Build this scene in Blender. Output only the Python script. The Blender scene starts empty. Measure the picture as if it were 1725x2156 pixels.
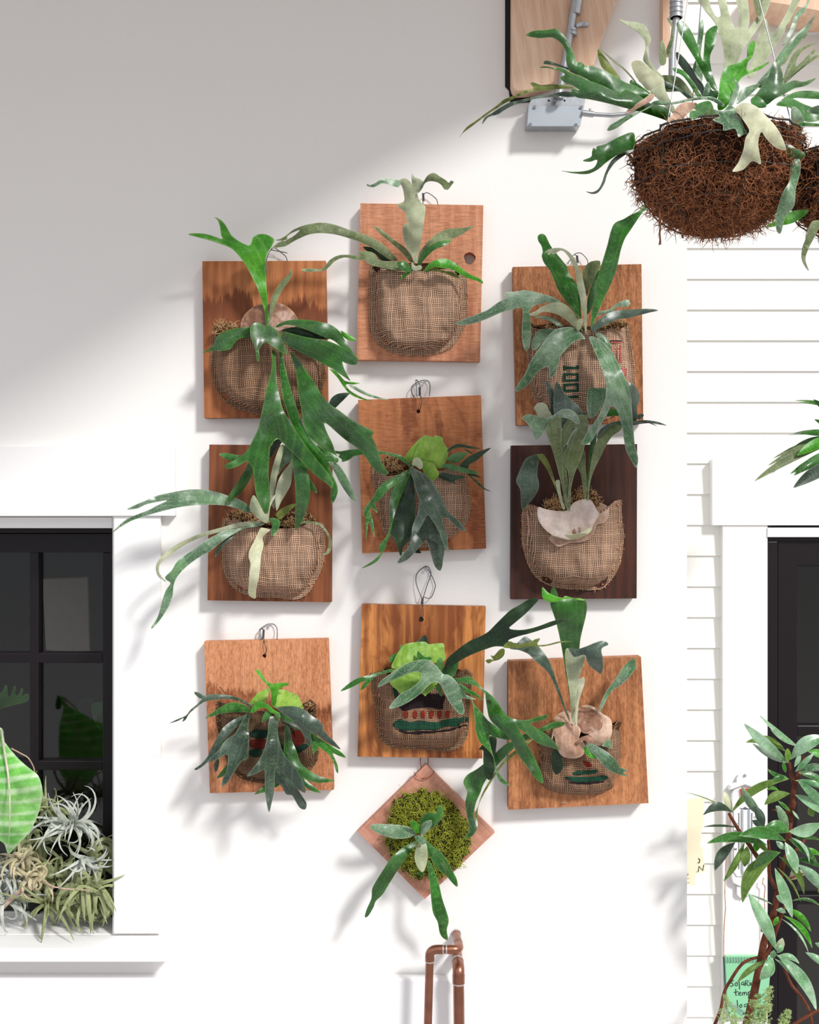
# light settings and the unseen shading roof's plan (x, distance from the wall)
SUN, SUNANG, RX, RZ, AMB, EXPO = 3.1, 8.0, .8, 1.0, 1.12, 0.0
BD = 550.0
SHADE_CEIL = [(-2.4,-.14),(.72,-.14),(.72,.3),(.566,.457),(.43,.56),(.3,.74),(.12,1.05),(-.1,1.35),(-.9,1.7),(-2.4,1.9)]
import bpy, math, random, numpy as np
from mathutils import Vector, noise as mnoise
from mathutils.geometry import delaunay_2d_cdt
random.seed(7)
C = bpy.context.scene.collection
D = 2400.0            # camera distance from the wall, mm
CX, CY = 862.5, 1078.0
CROPS = {'c1': (390,340,.25966), 'c2': (560,340,.27826), 'c3': (940,400,.28986), 'c4': (230,720,.34783),
 'c5': (680,780,.22029), 'c6': (1040,770,.24125), 'g1': (340,1290,.24348), 'g2': (700,1170,.31304),
 'g3': (940,1220,.26667), 'g4': (720,1560,.27636), 'g5': (960,0,.25507), 'g6': (1180,0,.31594),
 'g7': (0,1480,.31348), 'g8': (0,900,.30604), 'h1': (1400,440,.23198), 'h2': (1400,820,.23198),
 'h3': (1400,1280,.20402), 'h4': (1400,1700,.21145), 'px': (0,0,1.0)}
def T(crop, pts):
    ox, oy, s = CROPS[crop]
    return [(ox+p[0]*s, oy+p[1]*s)+tuple(p[2:]) for p in pts]
def P(px, py, d):
    """point of the place that stands d mm in front of the wall, on the sight line of (px,py)"""
    f = (D-d)/D/1000.0
    return Vector(((px-CX)*f, -d/1000.0, (CY-py)*f))
def lin(h):
    h = h.lstrip('#'); v = [int(h[i:i+2],16)/255 for i in (0,2,4)]
    return tuple((c/12.92 if c <= .04045 else ((c+.055)/1.055)**2.4) for c in v)+(1.0,)

# ---------------------------------------------------------------- object helpers
def thing(name, label, cat, loc, group=None):
    o = bpy.data.objects.new(name, None); C.objects.link(o)
    o.empty_display_size = .05; o.location = loc
    o['label'] = label; o['category'] = cat
    if group: o['group'] = group
    return o
def tag(o, label, cat, group=None, kind=None):
    if label: o['label'] = label; o['category'] = cat
    if group: o['group'] = group
    if kind: o['kind'] = kind
    return o
def obj(name, verts, faces, mat, parent=None, smooth=True, loc=None):
    me = bpy.data.meshes.new(name)
    L = Vector(loc) if loc is not None else (Vector(parent.location) if parent and parent.type == 'EMPTY' else None)
    p = parent
    off = Vector((0,0,0))
    if p is not None:
        q = p
        while q is not None:
            off += Vector(q.location); q = q.parent
    elif loc is not None: off = Vector(loc)
    vs = [tuple(Vector(v)-off) for v in verts]
    me.from_pydata(vs, [], faces)
    if smooth: me.polygons.foreach_set('use_smooth', [True]*len(me.polygons))
    me.materials.append(mat)
    o = bpy.data.objects.new(name, me); C.objects.link(o)
    if parent is not None: o.parent = parent
    elif loc is not None: o.location = loc
    return o
def structure(o): o['kind'] = 'structure'; return o
class MB:
    def __init__(s): s.v = []; s.f = []
    def add(s, v, f):
        n = len(s.v); s.v += [tuple(q) for q in v]; s.f += [tuple(i+n for i in g) for g in f]
    def box(s, a, b):
        (x0,y0,z0),(x1,y1,z1) = [min(p,q) for p,q in zip(a,b)],[max(p,q) for p,q in zip(a,b)]
        s.add([(x0,y0,z0),(x1,y0,z0),(x1,y1,z0),(x0,y1,z0),(x0,y0,z1),(x1,y0,z1),(x1,y1,z1),(x0,y1,z1)],
              [(0,3,2,1),(4,5,6,7),(0,1,5,4),(1,2,6,5),(2,3,7,6),(3,0,4,7)])
    def tube(s, pts, r, n=10, caps=True):
        pts = [Vector(p) for p in pts]; m = len(pts)
        rs = r if isinstance(r,(list,tuple)) else [r]*m
        t = (pts[1]-pts[0]).normalized()
        up = Vector((0,0,1)) if abs(t.z) < .9 else Vector((1,0,0))
        a = t.cross(up).normalized(); ring = []
        for i,p in enumerate(pts):
            t = (pts[min(i+1,m-1)]-pts[max(i-1,0)]).normalized()
            a = a-t*a.dot(t)
            a = a.normalized() if a.length > 1e-9 else t.orthogonal().normalized()
            b = t.cross(a)
            ring += [p+(a*math.cos(2*math.pi*k/n)+b*math.sin(2*math.pi*k/n))*rs[i] for k in range(n)]
        f = [(i*n+k, i*n+(k+1)%n, (i+1)*n+(k+1)%n, (i+1)*n+k) for i in range(m-1) for k in range(n)]
        if caps: f += [tuple(reversed(range(n))), tuple(range((m-1)*n, m*n))]
        s.add(ring, f)
    def obj(s, name, mat, parent=None, smooth=True, loc=None): return obj(name, s.v, s.f, mat, parent, smooth, loc)
def bevel(o, w, seg=2):
    m = o.modifiers.new('bevel','BEVEL'); m.width = w; m.segments = seg; m.limit_method = 'ANGLE'
    return o
def autosmooth(o, ang=35):
    me = o.data
    import bmesh
    bm = bmesh.new(); bm.from_mesh(me)
    for e in bm.edges:
        if len(e.link_faces) == 2 and e.calc_face_angle(0) > math.radians(ang): e.smooth = False
    bm.to_mesh(me); bm.free(); return o
def smoothpoly(pts, k=4, closed=True):
    n = len(pts); out = []
    rng = range(n) if closed else range(n-1)
    for i in rng:
        if closed: p0,p1,p2,p3 = pts[i-1],pts[i],pts[(i+1)%n],pts[(i+2)%n]
        else: p0,p1,p2,p3 = pts[max(i-1,0)],pts[i],pts[i+1],pts[min(i+2,n-1)]
        for j in range(k):
            t = j/k; t2 = t*t; t3 = t2*t
            out.append(tuple(.5*((2*b)+(-a+c)*t+(2*a-5*b+4*c-d)*t2+(-a+3*b-3*c+d)*t3) for a,b,c,d in zip(p0,p1,p2,p3)))
    if not closed: out.append(tuple(pts[-1]))
    return out
def inside(pts, poly):
    x = pts[:,0]; y = pts[:,1]; r = np.zeros(len(pts), bool); n = len(poly)
    for i in range(n):
        x1,y1 = poly[i-1][:2]; x2,y2 = poly[i][:2]
        if y1 == y2: continue
        c = ((y1 > y) != (y2 > y)) & (x < (x2-x1)*(y-y1)/(y2-y1)+x1)
        r ^= c
    return r
def segdist(pts, line):
    """distance of every point to a polyline, and where along it (0..1)"""
    P_ = pts[:,None,:]; A = np.array([l[:2] for l in line[:-1]],float)[None]; B = np.array([l[:2] for l in line[1:]],float)[None]
    AB = B-A; L2 = (AB**2).sum(-1); L2[L2 == 0] = 1e-9
    t = np.clip(((P_-A)*AB).sum(-1)/L2,0,1)
    d = np.sqrt(((A+AB*t[...,None]-P_)**2).sum(-1))
    return d, t
def polymesh(outline, step, holes=()):
    """fill an outline: returns 2D verts (np) and faces"""
    o = np.array([p[:2] for p in outline],float)
    x0,y0 = o.min(0); x1,y1 = o.max(0)
    gx = np.arange(x0, x1, step); gy = np.arange(y0, y1, step*.87)
    g = np.array([(x+(step/2 if j%2 else 0), y) for j,y in enumerate(gy) for x in gx])
    if len(g):
        g = g[inside(g, outline)]
    loops = [outline]+list(holes)
    if len(g):
        for lp in loops:
            d,_ = segdist(g, list(lp)+[lp[0]]); g = g[d.min(1) > step*.33]
        for h in holes: g = g[~inside(g, h)]
    vs = []; ed = []
    for lp in loops:
        n = len(vs); vs += [Vector(p[:2]) for p in lp]; ed += [(n+i, n+(i+1)%len(lp)) for i in range(len(lp))]
    vs += [Vector(p) for p in g]
    v,e,f,_,_,_ = delaunay_2d_cdt(vs, ed, [], 0, 1e-4)
    v = np.array([tuple(q) for q in v]); 
    F = [tuple(q) for q in f]
    cen = np.array([v[list(q)].mean(0) for q in F])
    ok = inside(cen, outline)
    for h in holes: ok &= ~inside(cen, h)
    return v, [F[i] for i in range(len(F)) if ok[i]]
def floatattr(me, name, vals):
    a = me.attributes.new(name, 'FLOAT', 'POINT'); a.data.foreach_set('value', np.asarray(vals, np.float32))

# ---------------------------------------------------------------- materials
class N:
    def __init__(s, name):
        s.m = bpy.data.materials.new(name); s.m.use_nodes = True; s.t = s.m.node_tree; s.t.nodes.clear()
        s.out = s.n('ShaderNodeOutputMaterial')
    def n(s, typ, ins=None, **kw):
        nd = s.t.nodes.new(typ)
        for k,v in kw.items(): setattr(nd,k,v)
        for k,v in (ins or {}).items(): s.set(nd.inputs[k], v)
        return nd
    def set(s, sock, v):
        if isinstance(v, bpy.types.NodeSocket): s.t.links.new(v, sock)
        elif isinstance(v, bpy.types.Node): s.t.links.new(v.outputs[0], sock)
        else: sock.default_value = v
    def math(s, op, a, b=0, c=0, clamp=False):
        nd = s.n('ShaderNodeMath', {0:a,1:b,2:c}, operation=op, use_clamp=clamp); return nd.outputs[0]
    def mix(s, f, a, b, blend='MIX'):
        nd = s.t.nodes.new('ShaderNodeMix'); nd.data_type = 'RGBA'; nd.blend_type = blend
        s.set(nd.inputs[0], f); s.set(nd.inputs[6], a); s.set(nd.inputs[7], b); return nd.outputs[2]
    def coords(s, scale=(1,1,1), kind='Object', loc=(0,0,0)):
        tc = s.n('ShaderNodeTexCoord'); mp = s.n('ShaderNodeMapping', {0: tc.outputs[kind], 'Scale': scale, 'Location': loc})
        return mp.outputs[0]
    def noise(s, vec, scale=5, detail=3, rough=.55, dist=0):
        nd = s.n('ShaderNodeTexNoise', {'Scale':scale,'Detail':detail,'Roughness':rough,'Distortion':dist}); s.set(nd.inputs['Vector'], vec)
        return nd.outputs['Fac']
    def ramp(s, f, stops):
        nd = s.n('ShaderNodeValToRGB'); s.set(nd.inputs[0], f); cr = nd.color_ramp
        while len(cr.elements) < len(stops): cr.elements.new(.5)
        for e,(p,c) in zip(cr.elements, stops):
            e.position = p; e.color = c if len(c) == 4 else tuple(c)+(1,)
        return nd.outputs[0]
    def range(s, v, a, b, c=0, d=1):
        nd = s.n('ShaderNodeMapRange', {0:v,1:a,2:b,3:c,4:d}); return nd.outputs[0]
    def bump(s, h, strength=.3, dist=.001, normal=None):
        i = {'Strength':strength,'Distance':dist,'Height':h}
        if normal is not None: i['Normal'] = normal
        return s.n('ShaderNodeBump', i).outputs[0]
    def bsdf(s, color, rough=.5, bump=None, metal=0, spec=.5, **kw):
        b = s.n('ShaderNodeBsdfPrincipled', {'Base Color':color,'Roughness':rough,'Metallic':metal,'Specular IOR Level':spec})
        for k,v in kw.items(): s.set(b.inputs[k.replace('_',' ')], v)
        if bump is not None: s.set(b.inputs['Normal'], bump)
        return b.outputs[0]
    def done(s, sh):
        s.t.links.new(sh, s.out.inputs[0]); return s.m
def G(v): return (v,v,v,1)
def plain(name, hexc, rough=.5, metal=0, spec=.5, var=.08, nscale=60, bump=0):
    n = N(name); c = lin(hexc); no = n.noise(n.coords(), nscale, 3)
    dark = tuple(x*(1-var*2) for x in c[:3])+(1,)
    col = n.mix(no, dark, tuple(min(1,x*(1+var)) for x in c[:3])+(1,))
    return n.done(n.bsdf(col, rough, n.bump(no,bump,.002) if bump else None, metal, spec))
def wallmat(name, hexc, bs=.22, sc=260, rough=.75, warm=0):
    n = N(name); v = n.coords(); a = n.noise(v, sc, 4, .6); b = n.noise(v, 3, 3)
    c = lin(hexc); col = n.mix(b, tuple(x*.97 for x in c[:3])+(1,), c)
    return n.done(n.bsdf(col, rough, n.bump(a, bs, .0015), 0, .3))
def leafmat(name, base, alt, edge, trans, rough=.42, tf=.22, spec=.5, veins=.25, bloom=.0, bloom_glare_col='#c8d4cc', rib_highlight=0, coat=.0):
    n = N(name); v = n.coords()
    big = n.noise(v, 14, 3); fine = n.noise(n.coords((1,1,1)), 420, 4, .7)
    col = n.mix(n.range(big,.35,.65), lin(base), lin(alt))
    sp = n.range(fine,.5,.72,0,.45); col = n.mix(sp, col, lin(edge))
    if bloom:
        bl = n.math('MULTIPLY', n.range(n.noise(v, 9, 2, .5),.42,.66), n.range(fine,.3,.62,.35,1)); bl = n.math('MULTIPLY', bl, bloom)  # random patches: real scurf plus sun glare painted into the colour
        col = n.mix(bl, col, lin(bloom_glare_col))
    at = n.n('ShaderNodeAttribute', attribute_name='edge').outputs['Fac']
    e = n.range(at, .0, .12, .38, 0); col = n.mix(e, col, lin(edge))
    rib = n.math('MULTIPLY', n.range(at,.55,1,0,1), .18); col = n.mix(rib, col, lin(alt))
    va = n.n('ShaderNodeAttribute', attribute_name='vein').outputs['Fac']
    if rib_highlight: col = n.mix(n.math('MULTIPLY', n.range(va,.45,.95), rib_highlight), col, lin(edge))  # white highlights between the ribs, painted into the colour
    col = n.mix(n.range(n.noise(v, 40, 5, .65),.42,.68,0,.5), col, tuple(x*.5 for x in lin(base)[:3])+(1,))
    col = n.mix(n.math('MULTIPLY', n.range(va,.6,1), .16), col, lin(edge))
    h = n.math('ADD', n.math('MULTIPLY', fine, .35), n.math('MULTIPLY', va, veins))
    nb = n.bump(h, .35, .0009)
    b = n.bsdf(col, n.range(big,.3,.7,rough-.08,rough+.08), nb, 0, spec, Coat_Weight=coat, Coat_Roughness=.3)
    t = n.n('ShaderNodeBsdfTranslucent', {'Color': n.mix(.5, lin(trans), col, 'MIX'), 'Normal': nb})
    mx = n.n('ShaderNodeMixShader', {0: tf, 1: b, 2: t.outputs[0]})
    return n.done(mx.outputs[0])
LM = {
 'deep':  leafmat('staghorn_deep_green','#0e420d','#1f7010','#7fae48','#52c010',.36,.24,.75,bloom=.14,bloom_glare_col='#9fb8a0',coat=.08),
 'dark':  leafmat('staghorn_dark_green','#0d2410','#193a14','#4a6840','#37781c',.42,.12,.45),
 'bright':leafmat('staghorn_bright_green','#2f9212','#58b41c','#c8e890','#9aec2c',.40,.36,.5,coat=.08),
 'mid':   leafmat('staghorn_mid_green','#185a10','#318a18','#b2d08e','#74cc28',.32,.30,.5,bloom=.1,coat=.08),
 'sage':  leafmat('staghorn_sage_underside','#5c6c42','#7d8c5a','#ccd2b0','#a4bc62',.6,.22,.3,bloom=.2,bloom_glare_col='#c2c8b2'),
 'paleg': leafmat('staghorn_pale_sage','#a2ab86','#c2c8a6','#e4e8d2','#cbd79a',.6,.25,.3,bloom=.35,bloom_glare_col='#e2e4d4'),
 'silver':leafmat('staghorn_silver_green','#33663a','#679460','#e2ecd6','#7ccc64',.36,.22,.5,bloom=.6,bloom_glare_col='#cdd9cc',coat=.08),
 'slate': leafmat('staghorn_slate_green','#15301e','#2c4c32','#90a286','#3a8426',.36,.15,.75,bloom=.35,bloom_glare_col='#7c8c84',coat=.08),
 'olive': leafmat('staghorn_olive','#5b6b2c','#7c8a3a','#bcc07a','#b8c838',.5,.26,.4),
 'lime':  leafmat('shield_frond_lime','#74ac2c','#a4cc50','#d2d69c','#c6ee5a',.5,.32,.4,veins=.6),
 'cream': leafmat('frond_cream','#cfcfa6','#dadcc0','#eeeedd','#d5dba6',.5,.25,.4),
 'brown': leafmat('shield_frond_papery_brown','#6b4230','#a0745a','#c99f7c','#a86a3c',.4,.12,.5,veins=.6),
 'papery':leafmat('shield_frond_papery_pink','#a87c62','#d8b8a0','#eddac8','#cf9f7c',.55,.15,.35,veins=.8),
 'white': leafmat('shield_frond_white_felt','#e6d4c8','#f8f0ea','#c9a888','#e0cfa8',.75,.15,.2,bloom=.42,bloom_glare_col='#b98670'),
}
def woodmat(name, light, dark, stain=None, grain=1.0, saw=0, seed=0, stainz=None, stainc='#5a2a12', rot=0, sawdir='z', patch=.0, rough=.62, line='#4a2413'):
    n = N(name)
    tc = n.n('ShaderNodeTexCoord').outputs['Object']
    rt = n.n('ShaderNodeVectorRotate', {'Vector':tc,'Angle':rot}, rotation_type='Y_AXIS').outputs[0]
    mp = n.n('ShaderNodeMapping', {0:rt,'Location':(seed*.37,seed*.11,seed*.71),'Scale':(1,1,1)}).outputs[0]
    sz = lambda k: n.n('ShaderNodeMapping', {0:mp,'Scale':(1,1,k)}).outputs[0]
    st, st2 = sz(.05), sz(.14)
    g1 = n.noise(st, 90, 6, .7, .4); g2 = n.noise(st2, 14, 3, .5, .8); g3 = n.noise(sz(.03), 520, 4, .7)
    w = n.n('ShaderNodeTexWave', {'Vector':st2,'Scale':13,'Distortion':9,'Detail':4,'Detail Scale':1.4,'Detail Roughness':.6}, wave_type='BANDS', bands_direction='X').outputs['Fac']
    L, Dk, Ln = lin(light), lin(dark), lin(line)
    tone = n.math('ADD', n.math('MULTIPLY', w, .45), n.math('MULTIPLY', n.range(g2,.35,.65), .55))
    tone = n.math('ADD', n.math('MULTIPLY', n.math('SUBTRACT', tone, .5), grain*.9), .55)
    col = n.mix(n.range(tone,0,1), Dk, L)
    col = n.mix(n.range(g1,.50,.68,0,.55*grain), col, Dk)
    col = n.mix(n.range(g3,.52,.72,0,.45), col, Ln)
    col = n.mix(n.range(n.noise(mp,6,3),.4,.7,0,.25), col, tuple(min(1,x*1.25+.02) for x in L[:3])+(1,))
    if patch:
        pp = n.range(n.noise(sz(.6), 9, 5, .65, .6), .50, .57, 0, patch); col = n.mix(pp, col, lin(stainc))
    if stainz is not None:
        sx = n.n('ShaderNodeSeparateXYZ', {0:tc})
        jag = n.noise(sz(.05), 110, 4, .75); low = n.noise(sz(.2), 9, 2)
        z = n.math('ADD', sx.outputs['Z'], n.math('ADD', n.math('MULTIPLY', n.math('SUBTRACT',jag,.5), .09), n.math('MULTIPLY', n.math('SUBTRACT',low,.5), .2)))
        m = n.range(z, stainz+.006, stainz-.004); band = n.range(z, stainz-.02, stainz-.1, 1, .3)
        col = n.mix(n.math('MULTIPLY', n.math('MULTIPLY', m, band), .85), col, lin(stainc))
    h = n.math('ADD', n.math('MULTIPLY', g1, .5), n.math('MULTIPLY', g3, .4))
    if saw:
        sv = n.n('ShaderNodeMapping', {0:mp,'Scale':(.16,1,1) if sawdir == 'z' else (1,1,.3)}).outputs[0]
        s1 = n.noise(sv, 240, 4, .75, .3); h = n.math('ADD', h, n.math('MULTIPLY', s1, saw*1.4))
        col = n.mix(n.range(s1,.5,.66,0,.5*min(1,saw)), col, Ln)
        col = n.mix(n.range(s1,.5,.36,0,.35*min(1,saw)), col, tuple(min(1,x*1.35+.03) for x in L[:3])+(1,))
    return n.done(n.bsdf(col, rough, n.bump(h, .8, .002), 0, .35))
def burlapmat(name, tan, dark, P_=3.6, wet=0):
    n = N(name)
    tc = n.n('ShaderNodeTexCoord').outputs['Object']
    dn = n.n('ShaderNodeTexNoise', {'Vector':tc,'Scale':22,'Detail':2}).outputs['Color']
    off = n.n('ShaderNodeVectorMath', {0:dn,1:(.5,.5,.5)}, operation='SUBTRACT').outputs[0]
    off = n.n('ShaderNodeVectorMath', {0:off,'Scale':.012}, operation='SCALE').outputs[0]
    v = n.n('ShaderNodeVectorMath', {0:tc,1:off}, operation='ADD').outputs[0]
    sx = n.n('ShaderNodeSeparateXYZ', {0:v})
    def thread(c, other, s):
        u = n.math('MULTIPLY', c, 1000.0/P_)
        fl = n.math('FLOOR', n.math('ADD', u, .5))
        wn = n.n('ShaderNodeTexWhiteNoise', {'W':n.math('ADD', fl, s)}, noise_dimensions='1D').outputs['Value']
        a = n.math('ABSOLUTE', n.math('SINE', n.math('MULTIPLY', u, math.pi)))
        al = n.noise(n.n('ShaderNodeCombineXYZ', {0:n.math('MULTIPLY',fl,3.7),1:n.math('MULTIPLY',other,70)}), 1, 2)
        w = n.math('ADD', n.math('MULTIPLY', wn, .16), n.math('MULTIPLY', al, .16))
        k = n.range(a, n.math('ADD', w, .50), n.math('ADD', w, .66), 1, 0)
        rd = n.range(a, 0, .8, 1, .45)
        return k, n.math('MULTIPLY', n.math('ADD', n.math('ADD', n.math('MULTIPLY', wn, .35), n.math('MULTIPLY', al, .35)), .3), rd)
    k1,b1 = thread(sx.outputs['X'], sx.outputs['Z'], 0); k2,b2 = thread(sx.outputs['Z'], sx.outputs['X'], 50)
    k = n.math('MAXIMUM', k1, k2); br = n.math('MAXIMUM', n.math('MULTIPLY',k1,b1), n.math('MULTIPLY',k2,b2))
    fz = n.noise(tc, 900, 3, .7)
    Tn = lin(tan)
    col = n.mix(n.range(br,.25,.75), tuple(x*.42 for x in Tn[:3])+(1,), tuple(min(1,x*1.25) for x in Tn[:3])+(1,))
    col = n.mix(n.range(fz,.5,.8,0,.4), col, tuple(x*.5 for x in Tn[:3])+(1,))
    big = n.noise(tc, 12, 3)
    col = n.mix(n.range(big,.45,.75,0,.3), col, tuple(x*.4 for x in Tn[:3])+(1,))
    col = n.mix(k, lin(dark), col)
    h = n.math('MULTIPLY', k, br)
    return n.done(n.bsdf(col, .85, n.bump(h, .8, .0014), 0, .12))
BM = {'tan': burlapmat('burlap','#cba68b','#2e1b12'), 'brown': burlapmat('burlap_weathered','#a98469','#24150d'),
      'wet': burlapmat('burlap_damp','#7c6048','#1a100a', 3.0)}
inkmat = lambda name, c: burlapmat(name, c, '#150e0a', 3.3)
INK = {'green': inkmat('ink_green','#2a5a44'), 'red': inkmat('ink_red','#a03a2c'), 'black': inkmat('ink_dark','#33262a'), 'gd': inkmat('ink_dark_green','#1d3c2f'), 'rd': inkmat('ink_dark_red','#6a2219'), 'redl': inkmat('ink_faded_red','#d8766a'), 'num': plain('stencil_ink','#1d4434',.9,0,.1,.3,500)}
M_wall = wallmat('wall_paint','#f1efec'); M_trim = wallmat('trim_paint','#f3f2f1',.08,120,.5); M_siding = wallmat('siding_paint','#f4f3ee',.06,90,.55)
M_white = plain('white_enamel','#f3f2f2',.3,0,.5,.01)
M_black = plain('black_frame_paint','#120a0f',.38,0,.35,.15,20); M_dark = plain('dark_gap','#0d090a',.7)
M_steel = plain('galvanised_steel','#b9bcc0',.33,.85,.5,.15,90,.1); M_plate = plain('brushed_box_cover','#a9afb6',.42,.6,.5,.05,30)
M_wire = plain('iron_wire','#5c6067',.35,.9); M_wired = plain('dark_basket_wire','#4c4a44',.5,.5)
M_copper = plain('copper','#a06c57',.3,.85,.5,.25,30,.06); M_solder = plain('solder_ring','#cfc9c4',.35,.7); M_cuw = plain('copper_wire','#b06a4c',.35,.9)
M_tack = plain('copper_tack','#b9714c',.4,.6)
def fibremat(name, a, b, c=None):
    n = N(name); v = n.coords(); x = n.noise(v, 60, 3, .7); y = n.noise(v, 700, 2)
    col = n.mix(n.range(x,.3,.7), lin(a), lin(b))
    if c: col = n.mix(n.range(y,.5,.75), col, lin(c))
    return n.done(n.bsdf(col, .8, None, 0, .2))
M_coir = fibremat('coir_fibre','#643420','#b06e44','#e2b08a'); M_coirbed = fibremat('coir_bed','#1a0c07','#3a1e0d')
M_sphag = fibremat('sphagnum_dry','#a87c4c','#d8b080','#f0d8ac'); M_sphagbed = fibremat('sphagnum_bed','#2c190c','#5a3a1c')
M_moss = fibremat('green_moss','#6c7314','#aebb38','#dccb70'); M_mossbed = fibremat('moss_bed','#1e1c08','#3a3c10')

# ---------------------------------------------------------------- frond, pouch, fibres
POUCHES = []; BOARDS = []
def pouchdepth(v):
    dd = np.full(len(v), -1e3)
    for pc in POUCHES:
        o = pc['outline']; ins = inside(v, o)
        if ins.any(): dd[ins] = np.maximum(dd[ins], pc['fn'](v[ins]))
    for q in BOARDS:
        ins = inside(v, q); dd[ins] = np.maximum(dd[ins], 31)
    return dd
def axisdepth(v, ax):
    if len(ax) == 1: return np.full(len(v), float(ax[0][2])), np.zeros(len(v))
    ax = smoothpoly([tuple(map(float,a)) for a in ax], 4, False) if len(ax) > 2 else [tuple(map(float,a)) for a in ax]
    d,t = segdist(v, ax); z = np.array([a[2] for a in ax]); seg = z[:-1][None]+(z[1:]-z[:-1])[None]*t
    L = np.array([math.dist(a[:2],b[:2]) for a,b in zip(ax[:-1],ax[1:])]); cum = np.concatenate([[0],np.cumsum(L)])
    s = (cum[:-1][None]+L[None]*t)/max(cum[-1],1e-6)
    w = np.exp(-(d-d.min(1,keepdims=True))/6.0); w /= w.sum(1,keepdims=True)
    return (seg*w).sum(1), (s*w).sum(1)
def fr(parent, crop, outline, axis, mat='deep', cup=5, o=0, name='frond', avoid=True, step=4.4, th=.8, ripple=1.7, label=None, k=4, tw=17, wr=0, vf=0, fold=0, roll=None, tilt=.16):
    pts = T(crop, outline); ax = T(crop, axis)
    ol = smoothpoly(pts, k)
    v, f = polymesh(ol, step)
    lp = ol+[ol[0]]
    e = segdist(v, lp)[0].min(1)
    z, s = axisdepth(v, ax); z = z+o
    h = max(e.max(),3)
    z = z + cup*.38*(1-(1-np.clip(e/h,0,1))**2) + fold*np.clip(e/h,0,1)
    rr = random.Random(int(abs(pts[0][0]*13+pts[0][1]*7)))
    if roll is None: roll = rr.uniform(-.28,.28)
    if len(ax) > 1:
        A0 = np.array(ax[0][:2]); A1 = np.array(ax[-1][:2]); dv = (A1-A0)/max(1e-6,np.linalg.norm(A1-A0))
        perp = (v[:,0]-A0[0])*-dv[1]+(v[:,1]-A0[1])*dv[0]; z = z+roll*np.tanh(perp/24)*24*np.clip(s*3,0,1)
    if tilt: z = z-tilt*np.tanh((v[:,0]-v[:,0].mean())/32)*32
    sd = hash((round(pts[0][0]), round(pts[0][1]))) % 97
    z = z + np.array([ripple*1.6*mnoise.noise(Vector((a/24+sd, b/24, 0)))+tw*mnoise.noise(Vector((a/62+sd, b/62, 3)))+wr*mnoise.noise(Vector((a/7+sd, b/7, 5))) for a,b in v])
    if avoid:
        pd = pouchdepth(v)+6; z = np.where(z < pd, pd+(z-pd)*.04, z)
    V = [P(a,b,c) for (a,b),c in zip(v,z)]
    # faces towards the viewer
    F = []
    for q in f:
        a,b,c = v[q[0]],v[q[1]],v[q[2]]
        F.append(q if (b[0]-a[0])*(c[1]-a[1])-(b[1]-a[1])*(c[0]-a[0]) < 0 else tuple(reversed(q)))
    ob = obj(name, V, F, LM[mat] if isinstance(mat,str) else mat, parent)
    floatattr(ob.data, 'edge', np.clip(e/max(h,7),0,1))
    if vf:   # ribs branching off the midrib
        ve = np.sin(s*vf*2*math.pi - e/h*2.2)*.5+.5
    else:    # fine lines running along the frond
        dmid = np.sqrt(np.maximum(segdist(v, ax)[0].min(1),0)) if len(ax) > 1 else e
        ve = np.sin(dmid*4.0)*.5+.5
    floatattr(ob.data, 'vein', ve)
    m = ob.modifiers.new('thickness','SOLIDIFY'); m.thickness = th/1000; m.offset = -1
    m = ob.modifiers.new('crisp rim','EDGE_SPLIT'); m.split_angle = math.radians(50)
    if label: ob['label'] = label
    return ob
def lance(parent, crop, b, t, w, d0, d1, mat='mid', bend=0, name='leaf', arch=12, wide=.5, cup=2, step=4.5, fold=None):
    """a lance shaped leaf from base b to tip t (crop pixels), w wide"""
    (x0,y0),(x1,y1) = b,t; L = math.hypot(x1-x0,y1-y0); ux,uy = (x1-x0)/L,(y1-y0)/L; nx,ny = -uy,ux
    mid = []; lft = []; rgt = []
    for i in range(9):
        s = i/8; c = bend*L*4*s*(1-s)
        hw = w/2*math.sin(math.pi*min(1,s**(math.log(.5)/math.log(wide))))**.85 if 0 < s < 1 else 0
        hw = max(hw, w*.03 if s < 1 else 0)
        cx,cy = x0+ux*L*s+nx*c, y0+uy*L*s+ny*c
        lft.append((cx+nx*hw,cy+ny*hw)); rgt.append((cx-nx*hw,cy-ny*hw))
        mid.append((cx,cy,d0+(d1-d0)*s+arch*4*s*(1-s)))
    ol = lft[:-1]+[(x1,y1)]+rgt[:-1][::-1]
    return fr(parent, crop, ol, [mid[0],mid[3],mid[5],mid[8]], mat, cup, 0, name, False, step, .7, .6, k=2, tw=5, fold=(random.Random(int(x0*3+y1)).choice((-1,1))*w*CROPS[crop][2]*.16 if fold is None else fold), roll=random.Random(int(x0*5+y1)).uniform(-.55,.55))
def tack(parent, crop, x, y, d=None):
    px,py = T(crop,[(x,y)])[0]
    dd = float(pouchdepth(np.array([[px,py]]))[0]) if d is None else d
    c = P(px,py,dd); m = MB(); n = 10
    vs = [c+Vector((math.cos(2*math.pi*k/n)*r, -h, math.sin(2*math.pi*k/n)*r)) for r,h in ((.0024,-.001),(.0024,.0006),(.0013,.0014)) for k in range(n)]
    f = [(i*n+k,i*n+(k+1)%n,(i+1)*n+(k+1)%n,(i+1)*n+k) for i in range(2) for k in range(n)]+[tuple(range(2*n,3*n))]
    m.add(vs,f); return m.obj('tack', M_tack, parent)
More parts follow.
